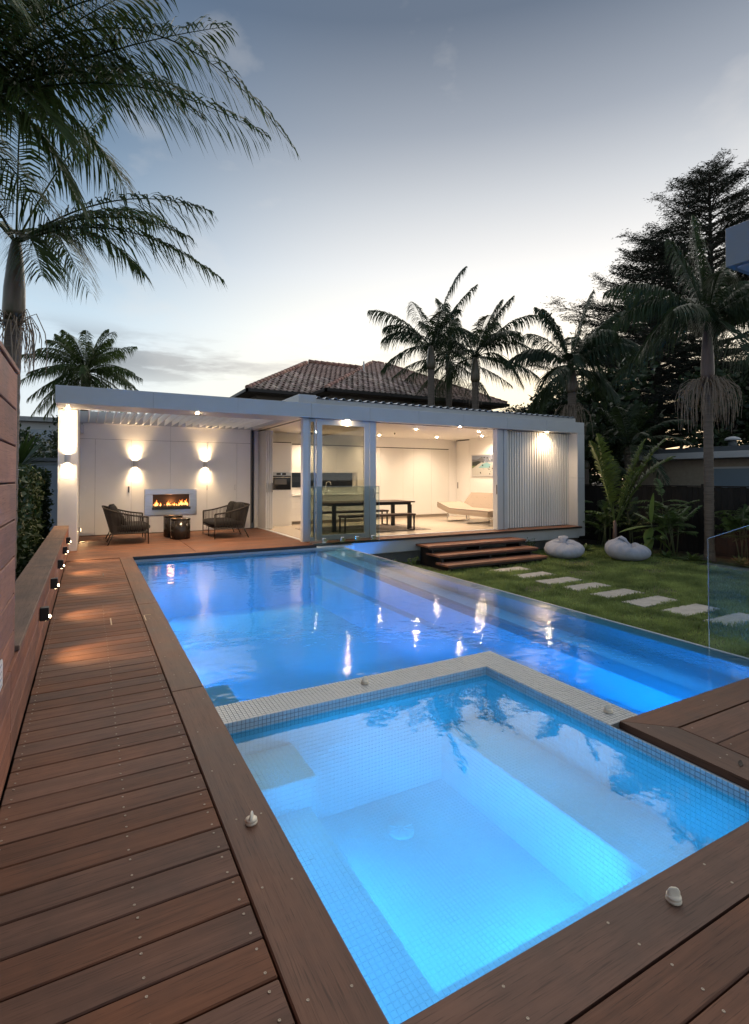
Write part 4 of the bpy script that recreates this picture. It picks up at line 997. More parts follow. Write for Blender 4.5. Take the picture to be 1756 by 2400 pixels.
# ---- air valve knobs
kn = mat('ivory_plastic', (.80, .70, .55), .35)
def knob(x, y, r_, a, label):
    t_ = thing('valve_knob', label, 'valve', (x, y, 0))
    MB().lathe((x, y, 0), [(r_ * 1.02, .0005), (r_ * 1.02, .006), (r_ * .9, .009), (r_ * .9, .0105), (r_ * .98, .012), (r_ * .95, .018), (r_ * .5, .021)], 20).build('base', kn, t_)
    ca, sa = math.cos(a), math.sin(a); q = MB(); V = []
    for zz, wx, wy in ((.0185, .9, .52), (.030, .86, .30), (.040, .62, .20), (.043, .40, .14)):
        for k in range(12):
            u = 2 * math.pi * k / 12; px_, py_ = r_ * wx * math.cos(u), r_ * wy * math.sin(u) * (1 + .25 * math.cos(2 * u))
            V.append((x + px_ * ca - py_ * sa, y + px_ * sa + py_ * ca, zz * r_ / .024))
    F = [(j * 12 + k, j * 12 + (k + 1) % 12, (j + 1) * 12 + (k + 1) % 12, (j + 1) * 12 + k) for j in range(3) for k in range(12)] + [tuple(36 + k for k in range(12))]
    q.add(V, F, True); q.build('grip', kn, t_)
knob(.590, 2.13, .024, 1.1, 'ivory air valve knob on the left timber coping')
knob(1.712, 1.075, .024, -.6, 'ivory air valve knob on the near timber coping')
knob(1.66, 3.19, .026, .2, 'small pale valve knob on the tiled back wall of the spa')
knob(2.735, 2.11, .026, -.3, 'small pale valve knob on the tiled right wall of the spa beside the deck')

# ---- stepping stones
ORD = ['pale stepping stone closest to the timber steps', 'second pale stepping stone from the timber steps', 'third pale stepping stone from the timber steps', 'fourth pale stepping stone from the timber steps',
       'fifth pale stepping stone from the timber steps', 'sixth pale stepping stone from the timber steps', 'pale stepping stone partly behind the glass panel edge', 'nearest pale stepping stone, seen through the glass panel']
SX, SYs = (7.72, 8.66), (8.79, 8.10, 7.42, 6.77, 6.12, 5.47, 4.82, 4.18)
stone_boxes = []
for i, yc in enumerate(SYs):
    x0, x1 = SX[0] + rng.uniform(-.02, .02), SX[1] + rng.uniform(-.02, .02); q = MB()
    nu, nv = 12, 5; V = []
    hw = .20
    top = [(x0 + (x1 - x0) * k / nu, yc - hw + rng.uniform(-.008, .008)) for k in range(nu + 1)] + [(x1, yc + hw * t) for t in (-.5, 0, .5)] + [(x1 - (x1 - x0) * k / nu, yc + hw + rng.uniform(-.008, .008)) for k in range(nu + 1)] + [(x0, yc + hw * t) for t in (.5, 0, -.5)]
    q.prism(top, 'z', LZ - .04, LZ + .012)
    o = q.build('stepping_stone', M_['stone']); tag(o, ORD[i], 'stepping stone', 'stepping stones across the lawn'); stone_boxes.append((x0 + .03, x1 - .03, yc - hw + .03, yc + hw - .03))

# ---- grass
def grass(name, n, area, hmin, hmax, skip, col):
    g_ = np.random.default_rng(5)
    x = g_.uniform(area[0], area[1], n); y = g_.uniform(area[2], area[3], n)
    keep = np.ones(n, bool)
    for (px_, py_, pr_) in ((8.7, 9.25, .45), (10.2, 8.75, .40), (11.9, 7.7, .35), (9.3, 7.75, .3), (7.3, 7.1, .25), (9.0, 5.9, .3), (6.2, 8.9, .3), (10.9, 7.2, .25)):
        keep &= ~((np.hypot((x - px_) / 1.5, y - py_) / pr_ + .35 * np.sin(x * 23) * np.sin(y * 19) < 1) & (g_.random(n) < .78))
    for (a, b_, c_, d_) in skip: keep &= ~((x > a) & (x < b_) & (y > c_) & (y < d_))
    dist = np.hypot(x, y); keep &= g_.random(n) < np.clip(11 / dist, .45, 1)
    x, y = x[keep], y[keep]; n = len(x)
    patch_ = np.sin(x * 2.1 + 1.3 * np.sin(y * 1.7)) * np.sin(y * 2.7 + x * .9) + .5 * np.sin(x * 5.3 + 2) * np.sin(y * 6.1)
    h_ = (hmin + (hmax - hmin) * g_.random(n)) * (1 + .36 * patch_) * (.8 + .5 * (np.sin(x * 17 + 3 * np.sin(y * 11)) * np.sin(y * 19 + 2 * np.sin(x * 13)) > .1))
    a = g_.uniform(0, 2 * np.pi, n); lean = h_ * g_.uniform(.1, .9, n); la = g_.uniform(0, 2 * np.pi, n); w_ = g_.uniform(.003, .0065, n)
    V = np.zeros((n, 5, 3))
    z0 = LZ - .008
    V[:, 0] = np.stack([x - w_ * np.cos(a), y - w_ * np.sin(a), np.full(n, z0)], 1); V[:, 1] = np.stack([x + w_ * np.cos(a), y + w_ * np.sin(a), np.full(n, z0)], 1)
    mx, my = x + .35 * lean * np.cos(la), y + .35 * lean * np.sin(la)
    V[:, 2] = np.stack([mx + .8 * w_ * np.cos(a), my + .8 * w_ * np.sin(a), z0 + .6 * h_], 1); V[:, 3] = np.stack([mx - .8 * w_ * np.cos(a), my - .8 * w_ * np.sin(a), z0 + .6 * h_], 1)
    V[:, 4] = np.stack([x + lean * np.cos(la), y + lean * np.sin(la), z0 + h_ * .95], 1)
    me = bpy.data.meshes.new(name); me.vertices.add(n * 5); me.vertices.foreach_set('co', V.reshape(-1))
    idx = np.arange(n)[:, None] * 5
    loops = np.concatenate([idx + [0, 1, 2, 3], idx + [3, 2, 4]], 1).reshape(-1)
    me.loops.add(n * 7); me.loops.foreach_set('vertex_index', loops.astype(np.int32))
    me.polygons.add(n * 2); ls = np.stack([np.arange(n) * 7, np.arange(n) * 7 + 4], 1).reshape(-1)
    me.polygons.foreach_set('loop_start', ls.astype(np.int32))
    me.materials.append(col); me.update(calc_edges=True); me.validate()
    o = bpy.data.objects.new(name, me); COL.objects.link(o); o['kind'] = 'stuff'; return o
GR = mat('grass_blades', (.16, .26, .066), .65, noise=.55, nscale=1.5, tint=(.29, .35, .11), transl=.25)
grass('lawn_grass', 260000, (5.13, 13.3, 2.93, 10.9), .022, .062, stone_boxes + [(6.7, 9.8, 9.35, 11), (12.5, 13.3, 2.9, 7.3), (10.2, 10.6, 9.8, 11)], GR)

# ---- beanbags
BB = mat('pale_denim_fabric', (.40, .42, .49), .9, noise=.10, nscale=60, bump=.35, bscale=260)
def beanbag(cx, cy, r_, h_, ang, label, seed):
    t_ = thing('beanbag', label, 'beanbag', (cx, cy, LZ), 'beanbags on the lawn')
    g_ = random.Random(seed); ph = [g_.uniform(0, 6.28) for _ in range(10)]; nu, nv = 84, 52; V = []
    ca, sa = math.cos(ang), math.sin(ang)
    for j in range(nv + 1):
        v = j / nv; th_ = math.pi * v; rr_ = max(0, math.sin(th_)) ** .55; zz = .5 - .5 * math.cos(th_)
        for i in range(nu):
            u = 2 * math.pi * i / nu; x, y = rr_ * math.cos(u), rr_ * math.sin(u)
            px_, py_ = x * ca + y * sa, -x * sa + y * ca               # px_ towards the raised back
            z = zz ** .9 * (.86 + .16 * px_)
            top = max(0, (v - .5) / .5)
            z += .20 * math.exp(-((px_ - .38) ** 2 / .05 + (py_ - .05) ** 2 / .10)) * top      # peaked back
            crease = px_ + .10 - .18 * math.sin(py_ * 2.4 + ph[0])
            z -= .22 * math.exp(-(crease / .09) ** 2) * top * (1 - .5 * abs(py_))              # deep fold across the seat
            for q_ in range(3):
                an = ph[1 + q_] + q_ * 2.1; d_ = px_ * math.cos(an) + py_ * math.sin(an) - .15 * math.sin(3 * (py_ * math.cos(an) - px_ * math.sin(an)) + ph[5 + q_])
                z -= .055 * math.exp(-(d_ / .05) ** 2) * top
            wr = (.018 * math.sin(7 * u + ph[4] + 3 * v) + .014 * math.sin(13 * u + ph[5] - 6 * v)) * v * (1.2 - v) * 2.2 + .010 * math.sin(23 * u + 9 * v + ph[6]) * v * (1 - v) * 4
            s_ = 1 + wr + .025 * math.sin(2 * u + ph[3])
            V.append((cx + x * r_ * s_, cy + y * r_ * .94 * s_, LZ + .010 + max(0, z + wr) * h_))
    F = [(j * nu + i, j * nu + (i + 1) % nu, (j + 1) * nu + (i + 1) % nu, (j + 1) * nu + i) for j in range(nv) for i in range(nu)]
    MB().add(V, F, True).build('bag', BB, t_)
    # tucked flap of spare cloth at the peak
    q = MB(); P_ = lambda a_, b_, z: (cx + (a_ * ca - b_ * sa) * r_, cy + (a_ * sa + b_ * ca) * r_, LZ + h_ * z); V = []; n = 9
    for k in range(n):
        u = k / (n - 1); b_ = -.26 + .52 * u; bow = math.sin(math.pi * u)
        V += [P_(.42 + .05 * bow, b_ * 1.1, 1.02 + .06 * bow), P_(.28, b_ * 1.0, 1.10 + .10 * bow + .02 * math.sin(9 * u)), P_(.10 - .05 * bow, b_ * .62 + .03, 1.0 + .08 * bow), P_(-.06, b_ * .35 + .05, .84)]
    F = [(k * 4 + i, (k + 1) * 4 + i, (k + 1) * 4 + i + 1, k * 4 + i + 1) for k in range(n - 1) for i in range(3)]
    q.add(V, F, True); q.build('cloth_flap', BB, t_)
beanbag(10.62, 9.45, .51, .47, .9, 'pale blue beanbag slumped on the grass close to the pavilion end', 2)
beanbag(11.72, 8.45, .55, .50, 2.0, 'pale blue beanbag with a peaked fold beside the young palm', 5)

# ================================================================== PLANTS
def leafmat(name, c, r=.45, tr=.25, spec=.4, n=.35): return mat(name, c, r, spec=spec, noise=n, nscale=3, transl=tr, rnd=.12)
PALM = leafmat('palm_leaf', (.058, .090, .022), .4, .35); PALM2 = leafmat('palm_leaf_light', (.115, .160, .036), .4, .35); PALMD = leafmat('palm_leaf_dark', (.034, .054, .020), .4, .3)
CON = leafmat('conifer_needles', (.018, .026, .012), .7, .1); BUSH = leafmat('dark_leaves', (.028, .048, .016), .45, .15); FERN = leafmat('fern_leaf', (.095, .15, .046), .45, .25)
BIG = leafmat('broad_leaf', (.15, .22, .055), .35, .25, n=.2); HEDGE = leafmat('hedge_leaf', (.045, .075, .022), .5, .15)
BARK = mat('ringed_palm_trunk', (.15, .115, .09), .8, noise=.35, nscale=3, nstretch=(1, 1, 14), bump=.5, bscale=14); SHAFT = mat('green_crownshaft', (.075, .085, .032), .35, noise=.35, nscale=3, nstretch=(3, 3, .8), tint=(.12, .075, .055))
SHAFTB = mat('brown_crownshaft', (.12, .075, .060), .5, noise=.35, nscale=3, nstretch=(4, 4, .8)); WOODB = mat('dark_bark', (.045, .034, .026), .9, noise=.4, nscale=8, bump=.6, bscale=20)
TASSEL = mat('tan_flower_strings', (.27, .205, .15), .8); STEMG = mat('pale_green_stem', (.10, .115, .05), .5)
UP = Vector((0, 0, 1))
def frond(base, tip, arch, leaf, n=44, w=.020, hang=.55, start=.16, seed=0, rad=.014, lift=.15, fold=0.0):
    """one feather leaf: curved midrib and two rows of drooping leaflets"""
    r_ = random.Random(seed); mb = MB(); B, T = Vector(base), Vector(tip); C = (B + T) / 2 + UP * arch
    # the midrib overshoots up, then falls away at the tip
    cur = lambda s: B * (1 - s) ** 2 + C * 2 * s * (1 - s) + T * s * s
    pts = [cur(k / 14) for k in range(15)]; mb.tube(pts, [rad * (1 - .85 * k / 14) for k in range(15)], 5)
    n = int(n * 1.55)
    for k in range(n):
        s = start + (1 - start) * (k + r_.random() * .5) / n; p = cur(s); t = (cur(min(1, s + .02)) - cur(max(0, s - .02))).normalized()
        sd_ = t.cross(UP); sd_ = sd_.normalized() if sd_.length > 1e-3 else Vector((1, 0, 0)); nu_ = sd_.cross(t)
        prof = math.sin(math.pi * min(1, (s - start) / (1 - start) * .86 + .12)) ** .6
        for sg in (-1, 1):
            if r_.random() < .04: continue
            l = leaf * prof * r_.uniform(.82, 1.1); fa = R(r_.uniform(32, 52)) + .5 * max(0, s - .75)
            d = (sd_ * sg * math.cos(fa) + t * math.sin(fa) + nu_ * (lift + r_.uniform(-.08, .12))).normalized()
            hg = hang * r_.uniform(.7, 1.35)
            wv = (t * .8 + nu_ * .6 * sg * r_.uniform(.3, 1)).normalized() * w * r_.uniform(.8, 1.15)
            q = lambda u: p + d * l * u * (1 - .25 * hg * u) - UP * l * hg * u * u
            V = []
            for u, ww in ((0, .4), (.3, 1), (.65, .8)): V += [q(u) - wv * ww * .5, q(u) + wv * ww * .5]
            V.append(q(1)); mb.add(V, [(0, 1, 3, 2), (2, 3, 5, 4), (4, 5, 6)], False)
    return mb
def strings(c, r_, n, ln, seed, mb, spread=.35):
    g_ = random.Random(seed)
    for k in range(n):
        a = g_.uniform(0, 6.28); d = Vector((math.cos(a), math.sin(a), 0)); e_ = Vector((-d.y, d.x, 0)); p = Vector(c) + UP * g_.uniform(-.06, .10)
        sp_ = spread * g_.random() ** .6; L1 = ln * g_.uniform(.35, 1.15); w_ = g_.uniform(-.09, .09); w2 = g_.uniform(-.05, .05)
        pts = [p + d * r_, p + d * (r_ + sp_ * .55) + UP * g_.uniform(.0, .09), p + d * (r_ + sp_ * .9) + e_ * w_ * .4 - UP * L1 * .22, p + d * (r_ + sp_) + e_ * w_ - UP * L1 * .55, p + d * (r_ + sp_ * g_.uniform(.9, 1.06)) + e_ * (w_ + w2) - UP * L1]
        mb.tube(pts, [.007, .006, .0055, .005, .004], 4, caps=False)
def palm(label, foot, shaft0, shaft1, tr, fr, leaf, mat_, group='palm trees', lean=(0, 0), w=.02, n=40, hang=.55, tassel=None, shaftm=None, seed=1, rnd=0, L=2.2, shaftr=None, els=(-35, 75), name='palm_tree', rad=.014):
    x, y, z0 = foot; t_ = thing(name, label, 'palm tree', foot, group); g_ = random.Random(seed)
    X = lambda z: x + lean[0] * ((z - z0) / (shaft1 - z0)) ** 2; Y = lambda z: y + lean[1] * ((z - z0) / (shaft1 - z0)) ** 2
    zs = []; z = z0
    while z < shaft0: zs.append(z); z += .09
    zs.append(shaft0)
    MB().tube([(X(z), Y(z), z) for z in zs], [tr * (1.12 if k % 2 else 1.0) * (1 + .5 * max(0, 1 - (z - z0) / .5) ** 2) * (.96 + .02 * g_.random()) if k % 2 == 0 else tr * 1.05 * (1 + .5 * max(0, 1 - (z - z0) / .5) ** 2) for k, z in enumerate(zs)], 12).build('trunk', BARK, t_)
    sr = shaftr or tr * 1.15
    if shaft1 > shaft0 + .05:
        MB().tube([(X(shaft0 + (shaft1 - shaft0) * u), Y(shaft0 + (shaft1 - shaft0) * u), shaft0 + (shaft1 - shaft0) * u) for u in (0, .12, .4, .7, .9, 1)], [tr * 1.05, sr * 1.22, sr * 1.15, sr * .9, sr * .66, sr * .45], 14).build('crownshaft', shaftm or SHAFT, t_)
    c = Vector((X(shaft1), Y(shaft1), shaft1 - .02)); k = 0
    for tip, arch in fr:
        frond(c + (Vector(tip) - c).normalized() * .02, tip, arch, leaf, n, w, hang, seed=seed * 100 + k, rad=rad).build('frond', mat_, t_); k += 1
    for i in range(rnd):
        a = i * 2.39996 + g_.uniform(-.25, .25); u = (i + .5) / rnd; el = R(els[1] + (els[0] - els[1]) * u + g_.uniform(-8, 8)); l = L * g_.uniform(.85, 1.1)
        tip = c + Vector((math.cos(a) * math.cos(el), math.sin(a) * math.cos(el), math.sin(el))) * l - UP * l * .18
        frond(c, tip, l * g_.uniform(.20, .34), leaf, n, w, hang, seed=seed * 100 + 50 + i, rad=rad).build('frond', mat_, t_)
    if tassel:
        q = MB(); strings((X(tassel[0]), Y(tassel[0]), tassel[0]), tr, tassel[1], tassel[2], seed, q, tassel[3]); q.build('flower_strings', TASSEL, t_)
    return t_
def leaf_cloud(mb, pts, size, seed, asp=.5, flat=0):
    g_ = random.Random(seed)
    for p in pts:
        p = Vector(p); d = Vector((g_.gauss(0, 1), g_.gauss(0, 1), g_.gauss(0, 1) * (1 - flat))).normalized(); e_ = d.orthogonal().normalized(); e_ = Matrix.Rotation(g_.uniform(0, 6.28), 3, d) @ e_
        s_ = size * g_.uniform(.6, 1.3); mb.add([p, p + d * s_ * .5 + e_ * s_ * asp * .5, p + d * s_, p + d * s_ * .5 - e_ * s_ * asp * .5], [(0, 1, 2, 3)], False)
def clump_pts(n, c, rx, ry, rz, seed, k=9, shell=.55):
    """points in irregular sub-clumps of an ellipsoid, gaps between"""
    g_ = random.Random(seed); cs = []
    for i in range(k):
        d = Vector((g_.gauss(0, 1), g_.gauss(0, 1), g_.gauss(0, 1))).normalized() * g_.uniform(.35, .95); cs.append((Vector((c[0] + d.x * rx, c[1] + d.y * ry, c[2] + d.z * rz)), g_.uniform(.22, .42)))
    out = []
    for i in range(n):
        q, r_ = cs[g_.randrange(k)]; d = Vector((g_.gauss(0, 1), g_.gauss(0, 1), g_.gauss(0, 1))).normalized() * g_.random() ** .45 * r_; out.append((q.x + d.x * rx, q.y + d.y * ry, q.z + d.z * rz))
    return out, cs
def leafy_tree(label, foot, h_, rx, rz, n, size, seed, m=None, group='dark trees beyond the fence', k=16):
    t_ = thing('leafy_tree', label, 'tree', foot, group); c = (foot[0], foot[1], foot[2] + h_ - rz)
    pts, cs = clump_pts(n, c, rx, rx, rz, seed, k); b = MB(); g_ = random.Random(seed)
    b.tube([foot, (foot[0] + .1, foot[1], foot[2] + (h_ - rz) * .6), (c[0], c[1], c[2])], [.16, .12, .07], 8)
    for q, r_ in cs[:9]: b.tube([(foot[0] + .05, foot[1], foot[2] + (h_ - rz) * .7), (c[0] * .5 + q.x * .5, c[1] * .5 + q.y * .5, c[2] * .5 + q.z * .5 - .2), q], [.07, .045, .02], 5)
    b.build('trunk', WOODB, t_); q = MB(); leaf_cloud(q, pts, size, seed); q.build('crown', m or BUSH, t_); return t_

# left foreground palms
palm('tall green-shafted palm rising behind the timber screen', (-.83, 7.50, -.8), 3.25, 4.22, .085,
     [((1.40, 6.40, 3.78), .75), ((1.25, 6.35, 4.55), .62), ((1.05, 6.5, 4.25), .55), ((-.45, 6.6, 3.55), .5), ((.55, 6.6, 3.75), .7), ((-2.3, 6.6, 4.4), .7), ((-1.6, 8.9, 4.5), .7), ((-.2, 9.2, 4.6), .7), ((.9, 8.3, 5.2), .5), ((-.7, 7.0, 6.4), .2), ((-1.9, 7.7, 5.9), .3), ((.2, 7.4, 6.1), .3), ((-1.3, 5.9, 3.9), .7)],
     .58, PALM, lean=(.05, 0), tassel=(3.2, 60, .55, .28), seed=3, w=.024, n=46, hang=.62)
palm('large dark palm whose fronds fill the upper left corner', (-1.15, 6.2, -.8), 4.0, 4.85, .09,
     [((1.72, 4.76, 4.55), 2.0), ((1.16, 5.06, 5.75), .25), ((.95, 5.18, 4.85), .85), ((1.50, 4.95, 4.72), .80), ((.75, 5.3, 6.3), .3), ((-.2, 5.2, 4.3), .8), ((.2, 5.6, 4.35), .9), ((-.1, 5.7, 4.0), .9), ((-.4, 5.0, 5.9), .5), ((0, 5.3, 6.4), .4), ((.35, 5.7, 5.5), .6), ((-.3, 5.3, 6.6), .3), ((.5, 4.8, 5.5), .8), ((.1, 4.5, 5.2), .8), ((-.5, 4.4, 4.9), .9), ((-2.6, 5.0, 5.2), .8), ((-2.8, 7.0, 5.0), .8), ((-1.2, 8.2, 5.0), .8), ((.4, 7.4, 5.1), .7), ((-1.0, 6.0, 7.2), .1), ((.9, 6.0, 5.6), .6)],
     .60, PALM, seed=4, w=.026, n=48, hang=.58, rnd=4, L=2.0, els=(-30, 60))
palm('bushy palm with drooping fronds behind the left end of the pavilion', (-.15, 27.4, -1), 5.9, 6.2, .2, [], .62, PALM, rnd=54, L=2.7, els=(-50, 70), seed=6, n=40, hang=.9, w=.036, rad=.03)
# palms over the pavilion
palm('slim palm with a blown top frond, left of the pair over the roof', (11.74, 16.95, -1), 5.6, 6.55, .13,
     [((9.55, 18.0, 7.9), .7), ((9.95, 17.6, 6.75), .8), ((13.0, 16.4, 9.7), 1.0), ((13.4, 16.2, 9.0), .5), ((12.9, 17.6, 8.6), .5), ((13.4, 16.3, 6.9), 1.0), ((11.2, 15.4, 7.4), .6), ((11.9, 18.6, 8.8), .5)],
     .82, PALMD, seed=8, w=.036, n=46, tassel=None, L=2.3, rad=.024, hang=.8, rnd=5, els=(-20, 60))
palm('slim palm with arching fronds, right of the pair over the roof', (13.97, 16.99, -1), 5.3, 6.35, .14,
     [((16.5, 15.9, 6.4), 1.3), ((16.2, 15.8, 8.1), .9), ((15.7, 16.1, 5.2), 1.3), ((12.6, 17.8, 8.8), .5), ((15.4, 16.3, 8.9), .6), ((13.2, 15.2, 7.5), .8), ((14.6, 19.0, 8.0), .8), ((12.2, 17.9, 6.9), .9), ((15.9, 17.9, 8.3), .8), ((14.9, 16.4, 8.7), .6), ((15.2, 15.6, 7.0), 1.1)],
     .90, PALMD, seed=9, w=.036, n=48, tassel=(5.2, 40, .8, .35), rad=.024, hang=.85, rnd=7, L=2.5, els=(-25, 60))
palm('smaller feathery palm behind the pair over the roof', (16.2, 21.8, -1), 6.9, 7.3, .16, [], .75, PALMD, rnd=24, L=3.0, els=(-45, 80), seed=10, w=.038, n=46, rad=.025, hang=.8)
palm('dark palm with an upright spear of fronds behind the right end of the pavilion', (13.6, 11.75, -.7), 4.1, 4.95, .13,
     [((14.2, 11.4, 7.4), .5), ((15.0, 10.9, 6.7), .7), ((12.7, 12.4, 6.9), .5), ((15.4, 10.7, 5.6), 1.0), ((12.0, 12.9, 5.2), .9), ((14.3, 11.2, 4.5), 1.1), ((13.1, 11.2, 4.7), .9), ((14.9, 12.9, 6.3), .7), ((15.5, 11.9, 6.6), .7), ((13.4, 13.5, 6.4), .6), ((12.8, 12.2, 6.8), .5), ((13.9, 10.4, 5.8), .8)],
     .82, PALMD, seed=11, w=.040, n=50, tassel=(3.6, 60, 1.0, .5), rad=.022, hang=.85, rnd=7, L=1.8, els=(-45, 50))
palm('tall grey-ringed palm with tan flower strings at the right of the lawn', (13.4, 7.43, -.7), 3.75, 5.3, .105,
     [((13.1, 7.6, 7.9), .05), ((11.4, 8.5, 5.2), 1.1), ((11.2, 8.6, 6.0), .9), ((12.0, 8.3, 4.4), 1.2), ((15.2, 6.5, 5.3), 1.2), ((14.9, 6.6, 4.5), 1.3), ((15.5, 6.6, 6.4), .8), ((12.3, 6.4, 5.9), .8), ((13.9, 5.6, 5.6), 1.0), ((13.0, 9.4, 6.0), .9), ((14.6, 9.0, 6.2), .8), ((12.6, 7.9, 7.3), .4), ((14.1, 7.0, 7.3), .3), ((12.9, 7.2, 4.9), .9)],
     .72, PALMD, seed=12, w=.036, n=50, tassel=(3.70, 170, 1.05, .62), shaftm=SHAFTB, rad=.022, hang=.9, rnd=8, L=2.4, els=(-30, 50))
# young palm and garden plants
yp = thing('young_palm', 'young palm with broad upright fronds lit pale green behind the beanbags', 'palm', (12.45, 9.35, -.66))
MB().tube([(12.45, 9.35, -.7), (12.45, 9.35, -.1), (12.46, 9.36, .25)], [.07, .055, .04], 10).build('trunk', SHAFTB, yp)
for k, (tip, arch) in enumerate((((11.75, 9.55, 2.35), .55), ((11.95, 9.5, 2.55), .35), ((13.5, 8.55, 2.45), .55), ((13.65, 8.45, 1.95), .65), ((13.1, 8.9, 2.4), .2), ((12.9, 9.9, 2.0), .4), ((12.6, 8.6, 1.7), .5))):
    frond((12.46, 9.36, .1), tip, arch, .46, 44, .034, .35, start=.2, seed=70 + k, rad=.017, lift=.3).build('frond', PALM2, yp)
def big_leaf(mb, base, tip, w, sag, fold=.25):
    B, T = Vector(base), Vector(tip); d = T - B; s_ = d.cross(UP); s_ = (s_ if s_.length > .05 else Vector((.8, -.6, 0))).normalized(); nn = s_.cross(d).normalized(); V = []; n = 7
    for k in range(n + 1):
        u = k / n; p = B + d * u - UP * sag * (u * u - u * .3); ww = w * math.sin(math.pi * min(1, u * .93 + .05)) ** .75
        V += [p - s_ * ww + nn * ww * fold, p, p + s_ * ww + nn * ww * fold]
    F = []
    for k in range(n): F += [(k * 3, k * 3 + 1, k * 3 + 4, k * 3 + 3), (k * 3 + 1, k * 3 + 2, k * 3 + 5, k * 3 + 4)]
    mb.add(V, F, True)
rb = thing('broad_leaf_plant', 'plant with large pale green oval leaves in front of the young palm', 'plant', (12.75, 8.50, -.66))
MB().tube([(12.75, 8.50, -.7), (12.77, 8.51, -.2), (12.74, 8.50, .25)], [.025, .02, .014], 7).build('stem', STEMG, rb)
for k, (b_, t_, w_, sg) in enumerate((((12.74, 8.50, .2), (12.80, 8.47, 1.0), .11, 0), ((12.74, 8.50, .15), (12.02, 8.90, .02), .12, .06), ((12.75, 8.50, .1), (12.52, 8.50, -.25), .13, .1), ((12.75, 8.50, .0), (13.18, 8.25, .22), .10, .1), ((12.75, 8.50, -.1), (13.12, 8.25, -.38), .12, .15), ((12.75, 8.50, -.2), (12.40, 8.45, -.50), .12, .1), ((12.76, 8.50, .1), (12.90, 8.15, -.1), .12, .15), ((12.76, 8.50, .2), (12.65, 8.95, .5), .1, .05))):
    q = MB(); big_leaf(q, b_, t_, w_, sg); q.build('leaf', BIG, rb)
def small_palm(label, foot, h_, nst, L, seed, leaf=.2, m=None, group='small palms along the fence', stemm=None):
    t_ = thing('small_palm', label, 'palm', foot, group); g_ = random.Random(seed)
    for i in range(nst):
        a = g_.uniform(0, 6.28); p0 = Vector(foot) + Vector((math.cos(a), math.sin(a), 0)) * .12 * (i > 0); hh = h_ * g_.uniform(.6, 1); p1 = p0 + UP * hh + Vector((g_.uniform(-.15, .15), g_.uniform(-.15, .15), 0))
        MB().tube([p0, (p0 + p1) / 2 + Vector((.03, 0, 0)), p1], [.017, .014, .01], 6).build('stem', stemm or STEMG, t_)
        for k in range(6):
            b_ = k * 2.4 + g_.random(); el = R(g_.uniform(0, 65)); d = Vector((math.cos(b_) * math.cos(el), math.sin(b_) * math.cos(el), math.sin(el)))
            st_ = p1 - UP * g_.uniform(0, .5) * hh
            frond(st_, st_ + d * L * g_.uniform(.7, 1.1) - UP * .12, .12, leaf, 17, .030, .4, start=.2, seed=seed * 50 + i * 9 + k, rad=.006).build('frond', m or FERN, t_)
PST = mat('pale_stem', (.34, .33, .29), .7)
small_palm('small palm with one pale stem beside the pavilion end', (12.9, 11.4, -.68), 1.55, 4, .75, 21, stemm=PST)
small_palm('feathery small palm between the young palm and the grey palm trunk', (13.35, 8.35, -.68), 1.35, 5, .85, 22, leaf=.22)
small_palm('feathery small palm to the right of the grey palm trunk behind the glass', (14.0, 6.2, -.68), 1.6, 5, .85, 23, leaf=.22)
small_palm('dark small palm against the fence behind the young palm', (13.6, 9.6, -.68), 1.2, 4, .8, 24, m=BUSH)
small_palm('short small palm in the garden corner by the fence', (13.9, 11.0, -.68), .9, 4, .8, 25, m=BUSH)
for k, (x, y, h_, q_) in enumerate(((13.7, 8.9, 1.5, 'leafy small palm behind the broad leaf plant'), (14.1, 7.0, 1.25, 'leafy small palm in the shade right behind the grey palm trunk'), (13.3, 10.3, 1.3, 'leafy small palm behind the gap between the beanbags'), (14.1, 5.0, 1.5, 'leafy small palm at the right end of the garden bed'), (13.0, 12.6, 2.0, 'tall thin small palm hugging the pavilion end wall'))):
    small_palm(q_, (x, y, -.68), h_, 5, .8, 110 + k, leaf=.22)
def ground_plant(label, foot, r_, n, seed, m=None, up=.7, group='low plants in the garden bed', ln=None):
    t_ = thing('ground_plant', label, 'plant', foot, group); g_ = random.Random(seed); q = MB()
    for k in range(n):
        a = k * 2.4 + g_.random() * .6; el = R(g_.uniform(12, 75)); l = r_ * g_.uniform(.7, 1.15)
        tip = Vector(foot) + Vector((math.cos(a) * math.cos(el), math.sin(a) * math.cos(el), math.sin(el) * up + .05)) * l
        big_leaf(q, Vector(foot) + UP * .02, tip, l * .11, l * .12, .3)
    q.build('leaves', m or FERN, t_)
for k, (x, y, r_, n, lb_) in enumerate(((12.9, 7.55, .42, 26, 'low leafy clump at the foot of the grey palm trunk'), (12.75, 8.1, .36, 22, 'low leafy clump behind the right beanbag'), (12.0, 9.95, .38, 24, 'low leafy clump between the two beanbags'), (11.5, 10.6, .34, 20, 'low leafy clump beside the end wall of the pavilion'),
                                   (13.2, 6.6, .40, 24, 'low leafy clump to the right of the grey palm trunk'), (12.8, 8.95, .45, 26, 'low leafy clump under the broad leaf plant'), (13.1, 5.6, .42, 24, 'low leafy clump at the far right behind the glass'))):
    ground_plant(lb_, (x, y, -.66), r_, n, 40 + k)
